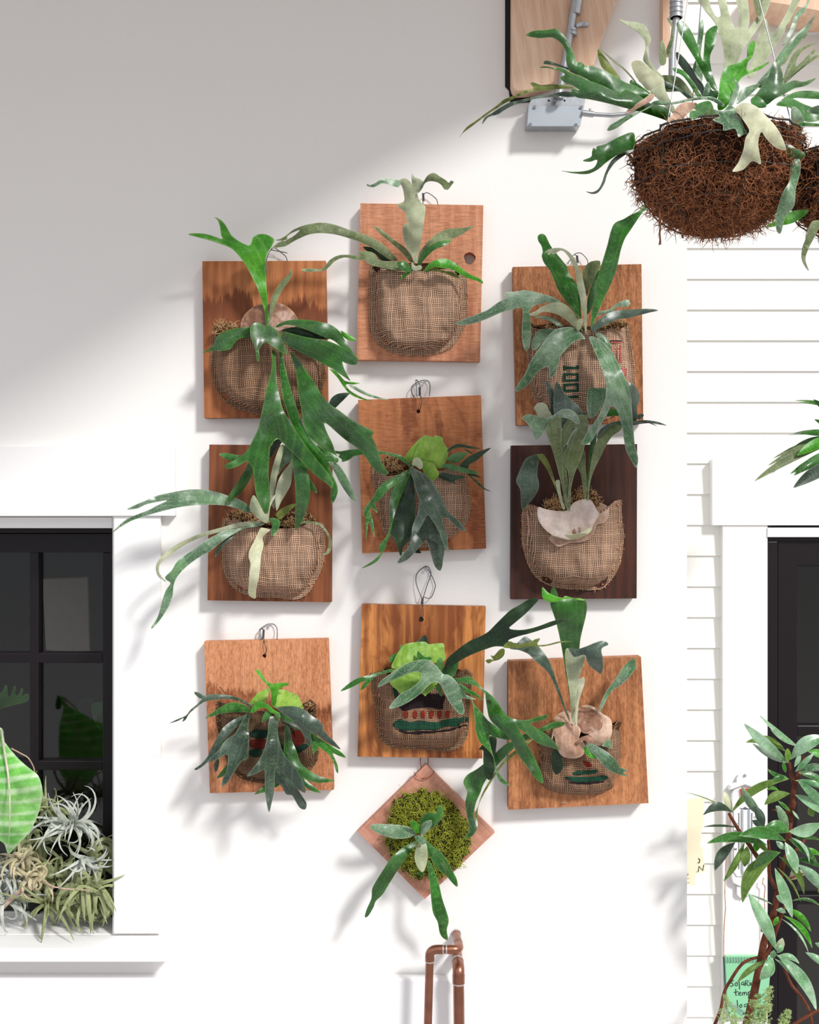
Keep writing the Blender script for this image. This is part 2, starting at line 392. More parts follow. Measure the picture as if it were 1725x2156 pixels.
def pouch(parent, crop, side, top, H=44, mat='tan', hem=8, pleats=(), tacks=(), sag=8):
    """side: the nailed U from top-left down and round to top-right; top: the open upper edge from right back to left"""
    S = T(crop, side); Tp = T(crop, top)
    Ss = smoothpoly(S, 4, False); Ts = smoothpoly([S[-1]]+Tp+[S[0]], 4, False)
    ol = Ss+Ts[1:-1]
    pl = [T(crop,[p[:2]])[0]+(p[2],) for p in pleats]
    sd = S[0][0]
    def fn(v):
        v = np.asarray(v,float)
        e = segdist(v, Ss)[0].min(1)
        z = 31+2.0*np.exp(-((e-2)/2.2)**2)-1.6*np.exp(-((e-hem)/2.5)**2)
        q = np.clip(e-hem,0,None); z = z+H*(1-np.exp(-q/sag))
        for a,b,r in pl: z = z-.26*H*np.exp(-(((v[:,0]-a)/r)**2+((v[:,1]-b)/(r*1.3))**2))
        z = z+np.array([7*mnoise.noise(Vector((a/26+sd, b/55, 0)))+3*mnoise.noise(Vector((a/11+sd, b/26, 0))) for a,b in v])*np.clip(q/12,0.12,1)
        return z
    v,f = polymesh(ol, 4.0); z = fn(v)
    V = [P(a,b,c) for (a,b),c in zip(v,z)]
    F = [q if (v[q[1]][0]-v[q[0]][0])*(v[q[2]][1]-v[q[0]][1])-(v[q[1]][1]-v[q[0]][1])*(v[q[2]][0]-v[q[0]][0]) < 0 else tuple(reversed(q)) for q in f]
    o = obj('burlap_pouch', V, F, BM[mat], parent)
    m = o.modifiers.new('thickness','SOLIDIFY'); m.thickness = .0016; m.offset = -1
    POUCHES.append({'outline': ol, 'fn': fn})
    hm = MB(); hm.tube([P(q[0],q[1],31.5) for q in Ss],.0017,6); hm.obj('hem', BM[mat], parent)
    # frayed threads round the hem
    rnd = random.Random(int(sd)); mb = MB()
    for i in range(0,len(Ss)-1):
        for _ in range(3):
            t = rnd.random(); x = Ss[i][0]*(1-t)+Ss[i+1][0]*t; y = Ss[i][1]*(1-t)+Ss[i+1][1]*t
            a = rnd.uniform(0,2*math.pi); L = rnd.uniform(2,7)
            mb.tube([P(x,y,32),P(x+math.cos(a)*L*.5,y+math.sin(a)*L*.5,34),P(x+math.cos(a+.5)*L,y+math.sin(a+.5)*L,33)], [.0004,.0003,.0002], 3, False)
    h = mb.obj('hem_fringe', M_sphag, parent); h['kind'] = 'stuff'
    for t in tacks: tack(o, crop, *t)
    return o, fn
def onpouch(parent, crop, outline, fn, mat, name='printed_band', lift=1.2, k=3):
    ol = smoothpoly(T(crop, outline), k) if k > 1 else T(crop, outline)
    v,f = polymesh(ol, 3.5); z = fn(v)+lift
    F = [q if (v[q[1]][0]-v[q[0]][0])*(v[q[2]][1]-v[q[0]][1])-(v[q[1]][1]-v[q[0]][1])*(v[q[2]][0]-v[q[0]][0]) < 0 else tuple(reversed(q)) for q in f]
    o = obj(name, [P(a,b,c) for (a,b),c in zip(v,z)], F, mat, parent)
    m = o.modifiers.new('thickness','SOLIDIFY'); m.thickness = .0006; m.offset = -1
    return o
def fibres(mb, rnd, p, n0, L, r, seg=6, curl=.9, flat=0):
    d = Vector((rnd.gauss(0,1),rnd.gauss(0,1),rnd.gauss(0,1))); d = (d.normalized()+n0*1.0).normalized()
    pts = [p]; ax = Vector((rnd.gauss(0,1),rnd.gauss(0,1),rnd.gauss(0,1))).normalized()
    from mathutils import Matrix
    R = Matrix.Rotation(rnd.uniform(.2,curl),3,ax)
    for i in range(seg-1):
        pts.append(pts[-1]+d*(L/seg)); d = R@d
        if rnd.random() < .3: d = (d+Vector((rnd.gauss(0,.35),rnd.gauss(0,.35),rnd.gauss(0,.35)))).normalized()
    mb.tube(pts, [r*(1-.7*i/(seg-1)) for i in range(seg)], 3, False)
def mosspatch(parent, crop, outline, d, n=260, fm=None, bed=None, L=(8,20), r=.0006, name='moss', bulge=8, out=.2, k=3, wob=0, curl=.9):
    fm = fm or M_sphag; bed = bed or M_sphagbed
    ol = smoothpoly(T(crop,outline), k)
    cx_ = sum(q[0] for q in ol)/len(ol); cy_ = sum(q[1] for q in ol)/len(ol)
    ol = [(cx_+(q[0]-cx_)*kk, cy_+(q[1]-cy_)*kk) for q in ol for kk in [1+wob*mnoise.noise(Vector((q[0]/13,q[1]/13,1)))]]
    v,f = polymesh(ol, 5)
    e = segdist(v, ol+[ol[0]])[0].min(1); h = max(e.max(),4)
    z = d+bulge*np.sqrt(np.clip(1-(1-e/h)**2,0,1))-2+np.array([3*mnoise.noise(Vector((a/7,b/7,0))) for a,b in v])
    rnd = random.Random(int(ol[0][0]*7+ol[0][1]))
    F = [q if (v[q[1]][0]-v[q[0]][0])*(v[q[2]][1]-v[q[0]][1])-(v[q[1]][1]-v[q[0]][1])*(v[q[2]][0]-v[q[0]][0]) < 0 else tuple(reversed(q)) for q in f]
    V = [P(a,b,c) for (a,b),c in zip(v,z)]
    mb = MB()
    for _ in range(n):
        q = rnd.choice(F); w = [rnd.random() for _ in range(3)]; sw = sum(w)
        p = sum((Vector(V[i])*(x/sw) for i,x in zip(q,w)), Vector((0,0,0)))
        fibres(mb, rnd, p, Vector((rnd.uniform(-.5,.5),-out,rnd.uniform(-.2,.5))), rnd.uniform(*L)/1000, r, 7, curl)
    o = mb.obj(name, fm, parent); o['kind'] = 'stuff'
    b = obj(name+'_bed', V, F, bed, o)
    m = b.modifiers.new('thickness','SOLIDIFY'); m.thickness = .02; m.offset = -1
    return o
def board(parent, corners, mat, th=24, back=5, hole=None, holes=()):
    """corners px of the front face TL,TR,BR,BL"""
    d = back+th; BOARDS.append(list(corners))
    ol = []
    for i in range(4):
        a,b = corners[i],corners[(i+1)%4]
        for j in range(12): ol.append((a[0]+(b[0]-a[0])*j/12, a[1]+(b[1]-a[1])*j/12))
    hs = [[(x+r*(1+.12*math.sin(3*t+x))*math.cos(t), y+r*1.1*math.sin(t)) for t in [2*math.pi*i/18 for i in range(18)]] for x,y,r in holes]
    v,f = polymesh(ol, 30, hs)
    front = [P(a,b,d) for a,b in v]; bk = [Vector((p.x, -back/1000, p.z)) for p in front]
    n = len(v); F = []
    E = {}
    for q in f:
        a,b,c = v[q[0]],v[q[1]],v[q[2]]
        q = q if (b[0]-a[0])*(c[1]-a[1])-(b[1]-a[1])*(c[0]-a[0]) < 0 else tuple(reversed(q))
        F.append(q); F.append(tuple(i+n for i in reversed(q)))
        for i in range(3): E[(q[i],q[(i+1)%3])] = 1
    for (a,b) in list(E):
        if (b,a) not in E: F.append((b,a,a+n,b+n))
    o = obj('board', front+bk, F, mat, parent, smooth=False)
    bevel(o, .0012, 2); return o
def wireloop(parent, paths, r=.9, mat=None, name='hanging_wire'):
    mb = MB()
    for crop, pts in paths:
        q = smoothpoly([p for p in T(crop,pts)], 4, False)
        mb.tube([P(*p) for p in q], r/1000, 7)
    return mb.obj(name, mat or M_wire, parent)
def twist(crop, a, b, r=3, turns=4, d=(20,20)):
    out = []
    for s in (0,math.pi):
        pts = []
        for i in range(turns*8+1):
            t = i/(turns*8); th = t*turns*2*math.pi+s
            pts.append((a[0]+(b[0]-a[0])*t+math.cos(th)*r, a[1]+(b[1]-a[1])*t, d[0]+(d[1]-d[0])*t+math.sin(th)*2))
        out.append((crop,pts))
    return out
def center(cs, d=0):
    x = sum(c[0] for c in cs)/4; y = sum(c[1] for c in cs)/4; p = P(x,y,0); return p
GRP = 'staghorn ferns mounted on wooden boards'
def fern(label, corners, mat, holes=(), th=24):
    t = thing('mounted_staghorn_fern', label, 'mounted fern', center(corners), GRP)
    board(t, corners, mat, th, holes=holes); return t

# the boards and pouches first, so every frond can lie clear of them
WA = woodmat('cedar_tide_marked','#c27c4a','#864622', seed=1, stainz=.075, stainc='#6a3216', grain=1.1)
A = fern('cedar board at the top left, fern with long glossy fronds hanging over the board below', [(426,550),(686,549),(691,878),(430,880)], WA)
PA,fA = pouch(A,'c1',[(235,1380),(215,1500),(212,1650),(235,1800),(290,1905),(390,1985),(540,2040),(700,2050),(850,2050),(960,2010),(1060,1930),(1110,1850),(1130,1720),(1120,1600),(1060,1480)],[(950,1400),(700,1370),(480,1375),(330,1395)],46,'brown',9,[(340,1880,9)],[(258,1685),(510,1965),(235,1500)])
WB = woodmat('cedar_with_knothole','#d29470','#a86544', seed=2, saw=.6, sawdir='z', grain=.9)
B = fern('topmost board of the middle column, with a knothole and a tall pale upright frond', [(759,428),(1018,432),(1011,761),(751,757)], WB, [(989,544,12)])
PB,fB = pouch(B,'c2',[(800,790),(788,870),(785,1000),(788,1150),(800,1290),(850,1370),(930,1430),(1030,1460),(1150,1468),(1260,1455),(1350,1430),(1425,1380),(1490,1270),(1515,1200),(1522,1050),(1518,900),(1500,835)],[(1400,812),(1250,822),(1100,830),(950,822)],46,'tan',11,[(915,1330,8),(1350,1290,9)],[(835,830),(835,925),(828,1090),(842,1230),(898,1357),(1145,1420),(1347,1375),(1430,1297),(1465,1145),(1470,955)])
WC = woodmat('rough_sawn_cedar','#bf8052','#7c4424', seed=3, saw=1.3, sawdir='x', grain=1)
Cc = fern('rough board at the top right, fern in a sack stencilled with green numerals', [(1080,562),(1351,556),(1355,890),(1088,895)], WC)
PC,fC = pouch(Cc,'px',[(1122,688),(1112,735),(1113,790),(1124,835),(1148,868),(1185,884),(1230,889),(1280,880),(1315,858),(1332,825),(1337,785),(1330,735),(1322,684)],[(1290,690),(1240,700),(1180,694),(1150,690)],52,'tan',9,[],[(1135,846),(1231,864),(1121,742)])
WD = woodmat('walnut_brown_board','#8a4f2c','#522813', seed=4, grain=1.3)
Dd = fern('brown board, fern with thin silvery fronds reaching left over the window trim', [(441,936),(699,938),(698,1268),(437,1264)], WD)
PD,fD = pouch(Dd,'c4',[(692,1070),(688,1130),(685,1250),(692,1350),(720,1440),(790,1510),(900,1540),(1020,1545),(1130,1555),(1200,1520),(1250,1440),(1290,1350),(1302,1250),(1300,1150),(1290,1098)],[(1230,1085),(1150,1120),(1000,1130),(850,1110),(780,1075),(730,1060)],46,'tan',9,[(800,1460,7),(1160,1460,9)],[(722,1080),(725,1338),(747,1435),(812,1490),(1130,1518),(1212,1470),(1243,1362),(1258,1248),(1285,1105)])
WE = woodmat('planed_cedar','#c17c4e','#91502b', seed=5, saw=.5, patch=.7, stainc='#6e3416', grain=.8)
E = fern('middle board of the wall, fern with lime shield frond and dark drooping fronds', [(754,842),(1013,832),(1024,1155),(763,1165)], WE, [(881,866,4)])
PE,fE = pouch(E,'c5',[(480,890),(470,980),(490,1100),(530,1250),(560,1430),(600,1560),(700,1640),(850,1690),(1000,1680),(1180,1610),(1300,1540),(1380,1430),(1410,1300),(1390,1150),(1360,980)],[(1280,940),(1100,960),(900,990),(750,990),(620,1010),(540,960)],46,'tan',9,[],[(1342,1195),(1342,1368),(585,1395)])
WF = woodmat('dark_stained_board','#4c2414','#220d07', seed=6, grain=1.2)
Ff = fern('darkest stained board, fern with a white felted shield spilling over its sack', [(1077,938),(1342,935),(1341,1260),(1076,1262)], WF)
PF,fF = pouch(Ff,'c6',[(290,1215),(252,1280),(248,1400),(250,1520),(268,1620),(310,1750),(380,1850),(480,1910),(600,1940),(740,1948),(880,1955),(960,1930),(1040,1840),(1100,1720),(1118,1600),(1130,1480),(1112,1350),(1105,1170)],[(1060,1180),(1000,1230),(900,1290),(620,1300),(450,1270),(350,1215)],50,'tan',10,[(470,1850,9),(930,1880,10)],[(290,1250),(287,1378),(303,1600),(342,1732),(460,1862),(712,1912),(948,1910),(1043,1788),(1080,1595),(1080,1360),(1078,1215)])
WG = woodmat('light_cedar_water_marked','#dc9a6e','#b26d44', seed=7, saw=.8, sawdir='x', stainz=.045, stainc='#8a4a26', grain=.7)
Gg = fern('light board at the bottom left, fern with slate green antler fronds spreading all round', [(430,1351),(691,1345),(703,1663),(442,1670)], WG, [(557,1381,4)])
PG,fG = pouch(Gg,'g1',[(485,760),(480,900),(500,1050),(540,1200),(600,1330),(680,1420),(800,1460),(950,1472),(1100,1450),(1250,1385),(1340,1280),(1352,1150),(1335,1000),(1335,790)],[(1290,755),(1230,800),(1100,850),(800,850),(600,800)],42,'wet',8,[],[(508,930),(693,1413)])
WH = woodmat('orange_cedar_with_knot','#cc8548','#6c3210', seed=8, patch=.6, stainc='#6e3212', grain=1.5, rough=.45)
Hh = fern('orange grained board low in the middle column, fern whose dark antlers reach towards the right', [(762,1272),(1023,1277),(1016,1597),(753,1593)], WH, [(887,1304,5)])
PH,fH = pouch(Hh,'g2',[(262,785),(270,900),(290,1000),(300,1120),(330,1230),(390,1280),(500,1295),(620,1300),(760,1310),(850,1290),(900,1220),(915,1150),(922,1000),(940,790)],[(900,765),(800,800),(500,810),(330,790)],46,'brown',8,[],[(296,933),(310,1055),(340,1158),(402,1255),(625,1283),(738,1280),(892,1158),(915,785)])
WI = woodmat('thick_cedar_block','#c48456','#824a26', seed=9, saw=.8, sawdir='x', patch=.25, stainc='#6e3a1e', grain=1.2)
I = fern('thick tilted board at the bottom right, fern with crinkled brown shields and few fronds', [(1071,1393),(1350,1383),(1366,1691),(1071,1705)], WI, th=34)
PI_,fI = pouch(I,'g3',[(690,1230),(680,1300),(695,1400),(675,1500),(692,1610),(760,1680),(850,1720),(1000,1740),(1150,1740),(1280,1720),(1360,1650),(1375,1550),(1412,1460),(1420,1300),(1405,1110)],[(1350,1120),(1300,1200),(1100,1250),(850,1250),(770,1225)],48,'brown',9,[(1260,1650,9)],[(693,1300),(820,1670),(1050,1720),(1255,1690),(1382,1420),(1378,1280)])
WJ = woodmat('pink_cedar_diamond','#cd957e','#a86c56', seed=10, rot=math.radians(45), grain=.7, saw=.4)
J = thing('mounted_staghorn_fern','small square board hung as a diamond, young fern growing from green moss','mounted fern',P(896,1752,0),GRP)
board(J, [(897,1610),(1042,1753),(895,1893),(753,1751)], WJ, 20)

# ---- fern A
f = lambda *a, **k: fr(A, 'c1', *a, **k)
fr(A,'c1',[(450,1340),(470,1260),(530,1195),(600,1160),(690,1148),(770,1150),(840,1185),(890,1235),(915,1290),(890,1340),(760,1390),(600,1400),(480,1380)],[(680,1390,70),(680,1160,45)],'brown',14,name='shield_frond',wr=3,avoid=False,step=5,label='shiny brown shield frond')
mosspatch(A,'c1',[(225,1385),(250,1320),(320,1300),(420,1320),(450,1380),(350,1400)],50,160,r=.0008,wob=.12,curl=.7,L=(9,22))
mosspatch(A,'c1',[(330,1395),(480,1350),(700,1340),(950,1370),(1060,1480),(900,1440),(600,1420)],58,60,r=.0008,wob=.12,curl=.7,L=(7,18))
f([(655,1320),(640,1200),(600,1060),(540,930),(490,840),(440,770),(380,710),(320,680),(200,640),(90,610),(28,592),(60,582),(150,585),(230,605),(300,628),(290,590),(280,520),(262,475),(238,450),(290,475),(330,520),(370,590),(420,635),(480,668),(520,680),(540,650),(550,615),(590,592),(640,588),(690,605),(722,635),(705,680),(670,740),(655,790),(655,900),(662,1050),(672,1200),(680,1320)],[(668,1320,75),(600,1000,85),(480,750,100),(100,600,110)],'bright',4)
f([(672,1325),(685,1250),(690,1150),(710,1080),(750,1010),(800,950),(840,910),(850,885),(842,862),(862,885),(862,925),(835,980),(790,1040),(750,1120),(715,1210),(690,1290),(680,1325)],[(675,1325,78),(750,1060,85),(850,880,95)],'sage')
f([(560,1350),(470,1345),(400,1355),(330,1375),(280,1400),(250,1430),(235,1480),(190,1520),(140,1550),(220,1535),(300,1535),(360,1525),(390,1490),(420,1450),(470,1430),(560,1425)],[(550,1390,90),(350,1440,100),(150,1548,90)],'deep')
f([(730,1345),(770,1310),(850,1285),(940,1280),(1040,1290),(1140,1310),(1200,1335),(1240,1365),(1270,1400),(1290,1440),(1330,1500),(1370,1560),(1408,1608),(1360,1580),(1300,1530),(1250,1490),(1200,1450),(1120,1420),(1050,1390),(980,1360),(900,1335),(820,1325),(770,1340)],[(740,1335,85),(1050,1340,120),(1400,1600,118)],'deep')
f([(780,1370),(900,1340),(1000,1370),(1100,1410),(1170,1440),(1080,1440),(980,1425),(880,1400)],[(780,1370,80),(1170,1440,100)],'dark')
f([(1262,1372),(1310,1395),(1370,1430),(1388,1450),(1350,1455),(1300,1435),(1275,1410)],[(1262,1380,95),(1388,1450,95)],'bright')
f([(780,1395),(800,1380),(870,1395),(960,1420),(1050,1435),(1140,1450),(1210,1475),(1290,1510),(1340,1545),(1380,1580),(1398,1610),(1390,1645),(1350,1648),(1300,1635),(1275,1625),(1290,1680),(1320,1740),(1340,1780),(1310,1760),(1250,1720),(1190,1680),(1130,1650),(1060,1610),(980,1570),(900,1530),(830,1490),(795,1440)],[(785,1400,95),(1050,1500,130),(1330,1640,122)],'deep',6)
f([(1170,1680),(1220,1700),(1260,1740),(1300,1780),(1370,1790),(1418,1798),(1370,1808),(1305,1808),(1330,1850),(1380,1885),(1440,1915),(1505,1940),(1440,1930),(1370,1905),(1320,1870),(1280,1820),(1240,1760),(1200,1715)],[(1170,1680,118),(1500,1940,105)],'bright',2)
f([(1330,1815),(1360,1812),(1420,1845),(1500,1885),(1600,1918),(1656,1928),(1600,1930),(1500,1908),(1400,1865)],[(1330,1815,110),(1656,1928,100)],'silver',2)
f([(640,1330),(600,1308),(560,1310),(530,1340),(530,1420),(555,1480),(572,1540),(578,1590),(590,1625),(603,1590),(600,1530),(620,1490),(650,1462),(690,1485),(740,1520),(790,1550),(825,1562),(815,1510),(790,1450),(760,1390),(720,1350),(680,1330)],[(660,1330,96),(650,1450,125),(600,1600,118)],'deep')
f = lambda *a, **k: fr(A, 'c4', *a, **k)
f([(665,680),(700,672),(780,685),(820,690),(780,722),(740,722),(690,700)],[(820,700,125),(665,680,110)],'mid')
f([(835,740),(850,735),(872,770),(860,820),(830,870),(790,920),(740,960),(710,975),(730,920),(770,860),(800,810),(825,770)],[(850,740,125),(710,970,100)],'deep')
f([(1000,600),(1030,585),(1050,600),(1020,640),(985,690),(970,700),(978,640)],[(1040,600,125),(975,690,110)],'dark')
f([(1095,590),(1105,680),(1112,760),(1125,850),(1130,950),(1125,1050),(1128,1130),(1150,1115),(1180,1060),(1205,980),(1218,900),(1210,820),(1190,740),(1160,640),(1140,590)],[(1130,600,112),(1170,900,128),(1130,1120,105)],'deep')
f([(1205,820),(1230,850),(1250,880),(1258,915),(1230,900),(1212,880)],[(1205,830,112),(1255,912,100)],'mid')
f([(1028,60),(1045,62),(1060,120),(1090,250),(1130,380),(1160,470),(1200,560),(1250,620),(1310,655),(1370,685),(1390,715),(1372,735),(1335,722),(1330,745),(1350,800),(1378,860),(1382,920),(1350,980),(1340,940),(1345,890),(1355,850),(1320,800),(1280,740),(1220,690),(1180,640),(1140,560),(1100,480),(1070,400),(1050,330),(1035,200)],[(1035,60,96),(1120,450,136),(1330,700,140),(1360,960,128)],'mid')
f([(1330,722),(1385,740),(1430,800),(1460,860),(1490,930),(1492,968),(1465,950),(1430,905),(1395,850),(1365,790),(1340,750)],[(1340,725,136),(1490,960,120)],'silver')
f([(1095,60),(1120,75),(1150,110),(1190,170),(1240,240),(1280,310),(1330,370),(1400,420),(1470,470),(1540,510),(1590,535),(1603,555),(1590,570),(1610,610),(1635,680),(1660,750),(1690,795),(1670,805),(1620,785),(1580,740),(1540,680),(1500,640),(1440,600),(1380,550),(1330,505),(1300,490),(1320,550),(1350,610),(1370,670),(1380,700),(1340,690),(1300,660),(1250,610),(1200,560),(1175,490),(1165,420),(1150,340),(1140,260),(1130,180),(1110,110)],[(1105,65,98),(1200,300,140),(1300,450,150),(1650,780,135)],'deep',7,o=-4)
f([(985,60),(985,150),(970,220),(950,290),(935,370),(915,460),(900,530),(870,590),(840,650),(800,690),(750,720),(700,745),(715,768),(760,760),(800,740),(833,722),(850,740),(870,770),(878,830),(885,900),(905,970),(935,1020),(955,1042),(968,1010),(975,940),(970,860),(965,790),(970,700),(975,640),(1000,600),(1020,585),(1050,610),(1090,650),(1130,690),(1180,740),(1230,790),(1280,830),(1320,860),(1350,885),(1355,850),(1330,800),(1290,750),(1240,690),(1200,640),(1160,580),(1120,520),(1080,460),(1050,400),(1030,320),(1015,240),(1010,150),(1005,60)],[(995,50,100),(960,400,150),(1000,560,160),(900,1000,142)],'deep',7,o=6)
f([(1330,370),(1350,335),(1390,312),(1455,308),(1440,330),(1400,370),(1360,405),(1330,385)],[(1330,380,60),(1455,310,75)],'slate')
wireloop(A,[('c1',[(660,800,25),(680,740,16),(720,700,12),(780,740,12),(815,770,14),(828,805,25)]),('c1',[(695,716,12),(760,728,12),(828,742,14)]),('c1',[(655,800,28),(658,870,33),(655,940,34)])])

# ---- fern B
f = lambda *a, **k: fr(B, 'c2', *a, **k)
mosspatch(B,'c2',[(820,800),(950,775),(1200,770),(1400,785),(1500,835),(1300,835),(1100,840),(900,835)],58,60,r=.0008,wob=.12,curl=.7,L=(6,15))
f([(735,645),(800,650),(870,670),(940,710),(980,745),(880,750),(830,700),(770,680)],[(980,745,75),(735,645,80)],'dark')
f([(1000,745),(960,700),(900,640),(830,590),(740,550),(640,520),(560,490),(480,468),(400,463),(300,480),(220,510),(170,545),(120,580),(72,595),(110,600),(155,597),(165,565),(200,540),(255,520),(215,560),(160,590),(100,610),(60,640),(35,660),(90,650),(150,640),(200,610),(260,580),(320,555),(400,542),(500,548),(600,572),(700,605),(780,640),(860,690),(930,740),(980,752)],[(990,745,80),(700,560,115),(400,500,125),(60,650,110)],'sage',5)
f([(1010,825),(980,825),(920,812),(850,797),(790,780),(740,745),(690,745),(620,728),(570,732),(520,757),(480,797),(440,827),(370,832),(310,835),(265,820),(300,810),(360,808),(415,815),(450,785),(490,740),(550,710),(620,705),(700,712),(715,710),(705,680),(770,680),(820,695),(850,740),(900,755),(960,755),(1010,765),(1060,790),(1090,825)],[(1060,800,85),(850,760,98),(600,715,100),(280,820,90)],'sage',4)
f([(815,488),(870,510),(930,560),(980,600),(1040,640),(1090,690),(1110,740),(1125,775),(1090,760),(1040,700),(980,645),(930,600),(880,560),(840,520)],[(1115,765,80),(950,590,95),(815,488,100)],'sage')
f([(1150,780),(1160,700),(1190,650),(1240,590),(1290,550),(1350,520),(1420,505),(1500,500),(1575,487),(1530,520),(1470,560),(1400,590),(1370,600),(1300,605),(1230,640),(1200,700),(1175,760)],[(1155,775,78),(1260,590,100),(1570,488,115)],'sage')
f([(1150,780),(1170,720),(1220,650),(1290,610),(1350,597),(1405,600),(1350,640),(1290,660),(1240,700),(1200,740),(1170,785)],[(1160,780,84),(1280,640,108),(1405,600,116)],'mid')
f([(1040,830),(990,770),(1050,752),(1090,790),(1105,825)],[(1050,800,96)],'mid')
f([(1195,830),(1220,790),(1260,755),(1310,740),(1360,735),(1410,755),(1460,790),(1510,830),(1560,860),(1610,880),(1640,905),(1640,925),(1600,905),(1560,895),(1500,870),(1450,840),(1400,815),(1330,805),(1270,800),(1230,820),(1195,840)],[(1190,830,90),(1360,760,108),(1640,915,85)],'bright')
f([(1200,835),(1250,805),(1310,815),(1370,830),(1420,840),(1470,878),(1440,882),(1390,860),(1330,838),(1270,828)],[(1200,830,92),(1470,880,92)],'olive')
f([(1020,895),(1040,850),(1090,830),(1100,838),(1060,870)],[(1095,832,92),(1020,895,90)],'bright',2)
f([(1105,760),(1130,790),(1170,785),(1180,810),(1140,828),(1105,815)],[(1140,795,97)],'paleg',2)
f([(1125,760),(1100,700),(1060,640),(1040,580),(1035,500),(1050,475),(1080,458),(1062,440),(1055,390),(1010,350),(992,325),(1045,300),(1043,240),(1030,190),(1005,150),(1030,130),(1060,128),(1090,150),(1105,165),(1100,120),(1103,90),(1130,120),(1160,130),(1195,150),(1210,152),(1185,190),(1160,235),(1145,238),(1165,300),(1195,330),(1208,350),(1200,430),(1190,500),(1180,580),(1165,650),(1150,720),(1145,770)],[(1138,770,88),(1120,450,120),(1100,130,140)],'paleg',12)
f([(1020,150),(1010,188),(980,190),(930,172),(880,165),(850,180),(810,195),(770,187),(765,170),(790,178),(830,162),(860,140),(900,128),(950,125),(985,138)],[(1010,165,138),(850,160,150),(768,180,140)],'silver',3)
f([(1150,240),(1170,190),(1195,150),(1220,110),(1250,90),(1280,88),(1320,115),(1360,140),(1385,160),(1400,145),(1422,155),(1405,180),(1380,212),(1350,210),(1330,180),(1290,155),(1240,150),(1205,165),(1180,210)],[(1160,220,140),(1270,120,155),(1400,180,150)],'sage',3,o=3)
wireloop(B,[('c2',[(1190,330,22),(1188,270,12),(1205,240,10),(1235,242,10),(1290,285,12),(1302,330,22)])]+twist('c2',(1190,240),(1194,300),6,4,(14,16)))

# ---- fern C
f = lambda *a, **k: fr(Cc, 'c3', *a, **k)
mosspatch(Cc,'c3',[(640,1000),(720,985),(900,990),(1100,1010),(1200,960),(1290,950),(1300,990),(1100,1050),(800,1040)],72,190,r=.0008,wob=.12,curl=.7,L=(8,20))
def digit_bar(x0,y0,x1,y1):
    c = [(x0,y0),(x1,y0),(x1,y1),(x0,y1)]; out = []
    for i in range(4):
        a,b = c[i],c[(i+1)%4]; n = max(1,int(math.dist(a,b)/12))
        out += [(a[0]+(b[0]-a[0])*k/n, a[1]+(b[1]-a[1])*k/n) for k in range(n)]
    return out
def inkparts(crop, fn, parent, rects, mat, name):
    mb = MB()
    for r in rects:
        ol = T(crop, digit_bar(*r)); v,ff = polymesh(ol, 4); z = fn(v)+1.8; n = len(v)
        mb.add([P(a,b,c) for (a,b),c in zip(v,z)]+[P(a,b,c-.8) for (a,b),c in zip(v,z)], [tuple(q) for q in ff]+[tuple(i+n for i in reversed(q)) for q in ff])
    return mb.obj(name, mat, parent)
inkparts('c3',fC,PC,[(850,1283,965,1300),(850,1275,868,1310),(945,1275,962,1302)],INK['num'],'stencilled_numeral')
for y in (1330,1405): inkparts('c3',fC,PC,[(850,y,962,y+15),(850,y+45,962,y+60),(850,y+12,868,y+48),(946,y+12,962,y+48)],INK['num'],'stencilled_numeral')
inkparts('c3',fC,PC,[(862,1495,962,1511),(862,1487,875,1516)],INK['num'],'stencilled_numeral')
inkparts('c3',fC,PC,[(1195,1100,1275,1112),(1196,1130,1208,1240),(1212,1240,1280,1250),(1230,1150,1260,1158),(1262,1130,1274,1245),(1240,1158,1248,1230),(1275,1290,1300,1390),(1300,1300,1308,1390)],INK['redl'],'faded_print')
inkparts('c3',fC,PC,[(1190,1093,1276,1101)],INK['black'],'faded_print')
f([(1000,700),(990,600),(1005,560),(1050,520),(1115,515),(1115,560),(1090,610),(1070,660),(1040,720),(1020,770)],[(1020,770,82),(1080,540,100)],'sage')
f([(1020,900),(1030,780),(1060,680),(1090,600),(1115,590),(1110,680),(1090,770),(1050,870)],[(1030,900,84),(1090,600,92)],'deep')
f([(968,940),(940,900),(880,820),(820,740),(780,650),(755,590),(710,530),(693,480),(700,450),(690,405),(668,370),(665,335),(690,318),(720,330),(745,380),(765,415),(800,460),(850,520),(880,560),(890,600),(930,660),(965,720),(975,800),(980,900),(990,1020),(980,1020)],[(980,1000,90),(850,650,110),(700,330,130)],'mid',5)
f([(1010,1040),(1000,950),(985,860),(970,780),(950,700),(940,600),(910,520),(870,460),(840,440),(810,450),(785,468),(768,462),(780,446),(748,470),(735,462),(752,446),(716,458),(735,436),(765,425),(820,420),(870,435),(920,480),(960,550),(985,620),(1005,700),(1018,780),(1022,880),(1018,1040)],[(1015,1040,92),(980,700,125),(900,480,145),(730,455,150)],'paleg',3)
f([(1050,1000),(1055,900),(1075,800),(1090,700),(1110,600),(1140,500),(1170,400),(1195,300),(1225,240),(1290,210),(1340,180),(1400,150),(1440,90),(1490,40),(1510,20),(1530,40),(1508,95),(1440,150),(1400,200),(1340,290),(1300,350),(1270,430),(1250,520),(1230,600),(1180,720),(1150,780),(1110,870),(1080,950),(1060,1010)],[(1055,1000,92),(1150,600,125),(1250,250,155),(1490,60,170)],'mid',5,o=2)
f([(1090,920),(1120,880),(1180,870),(1230,830),(1290,800),(1325,800),(1335,830),(1300,850),(1240,850),(1200,890),(1130,905)],[(1090,920,88),(1330,815,95)],'silver')
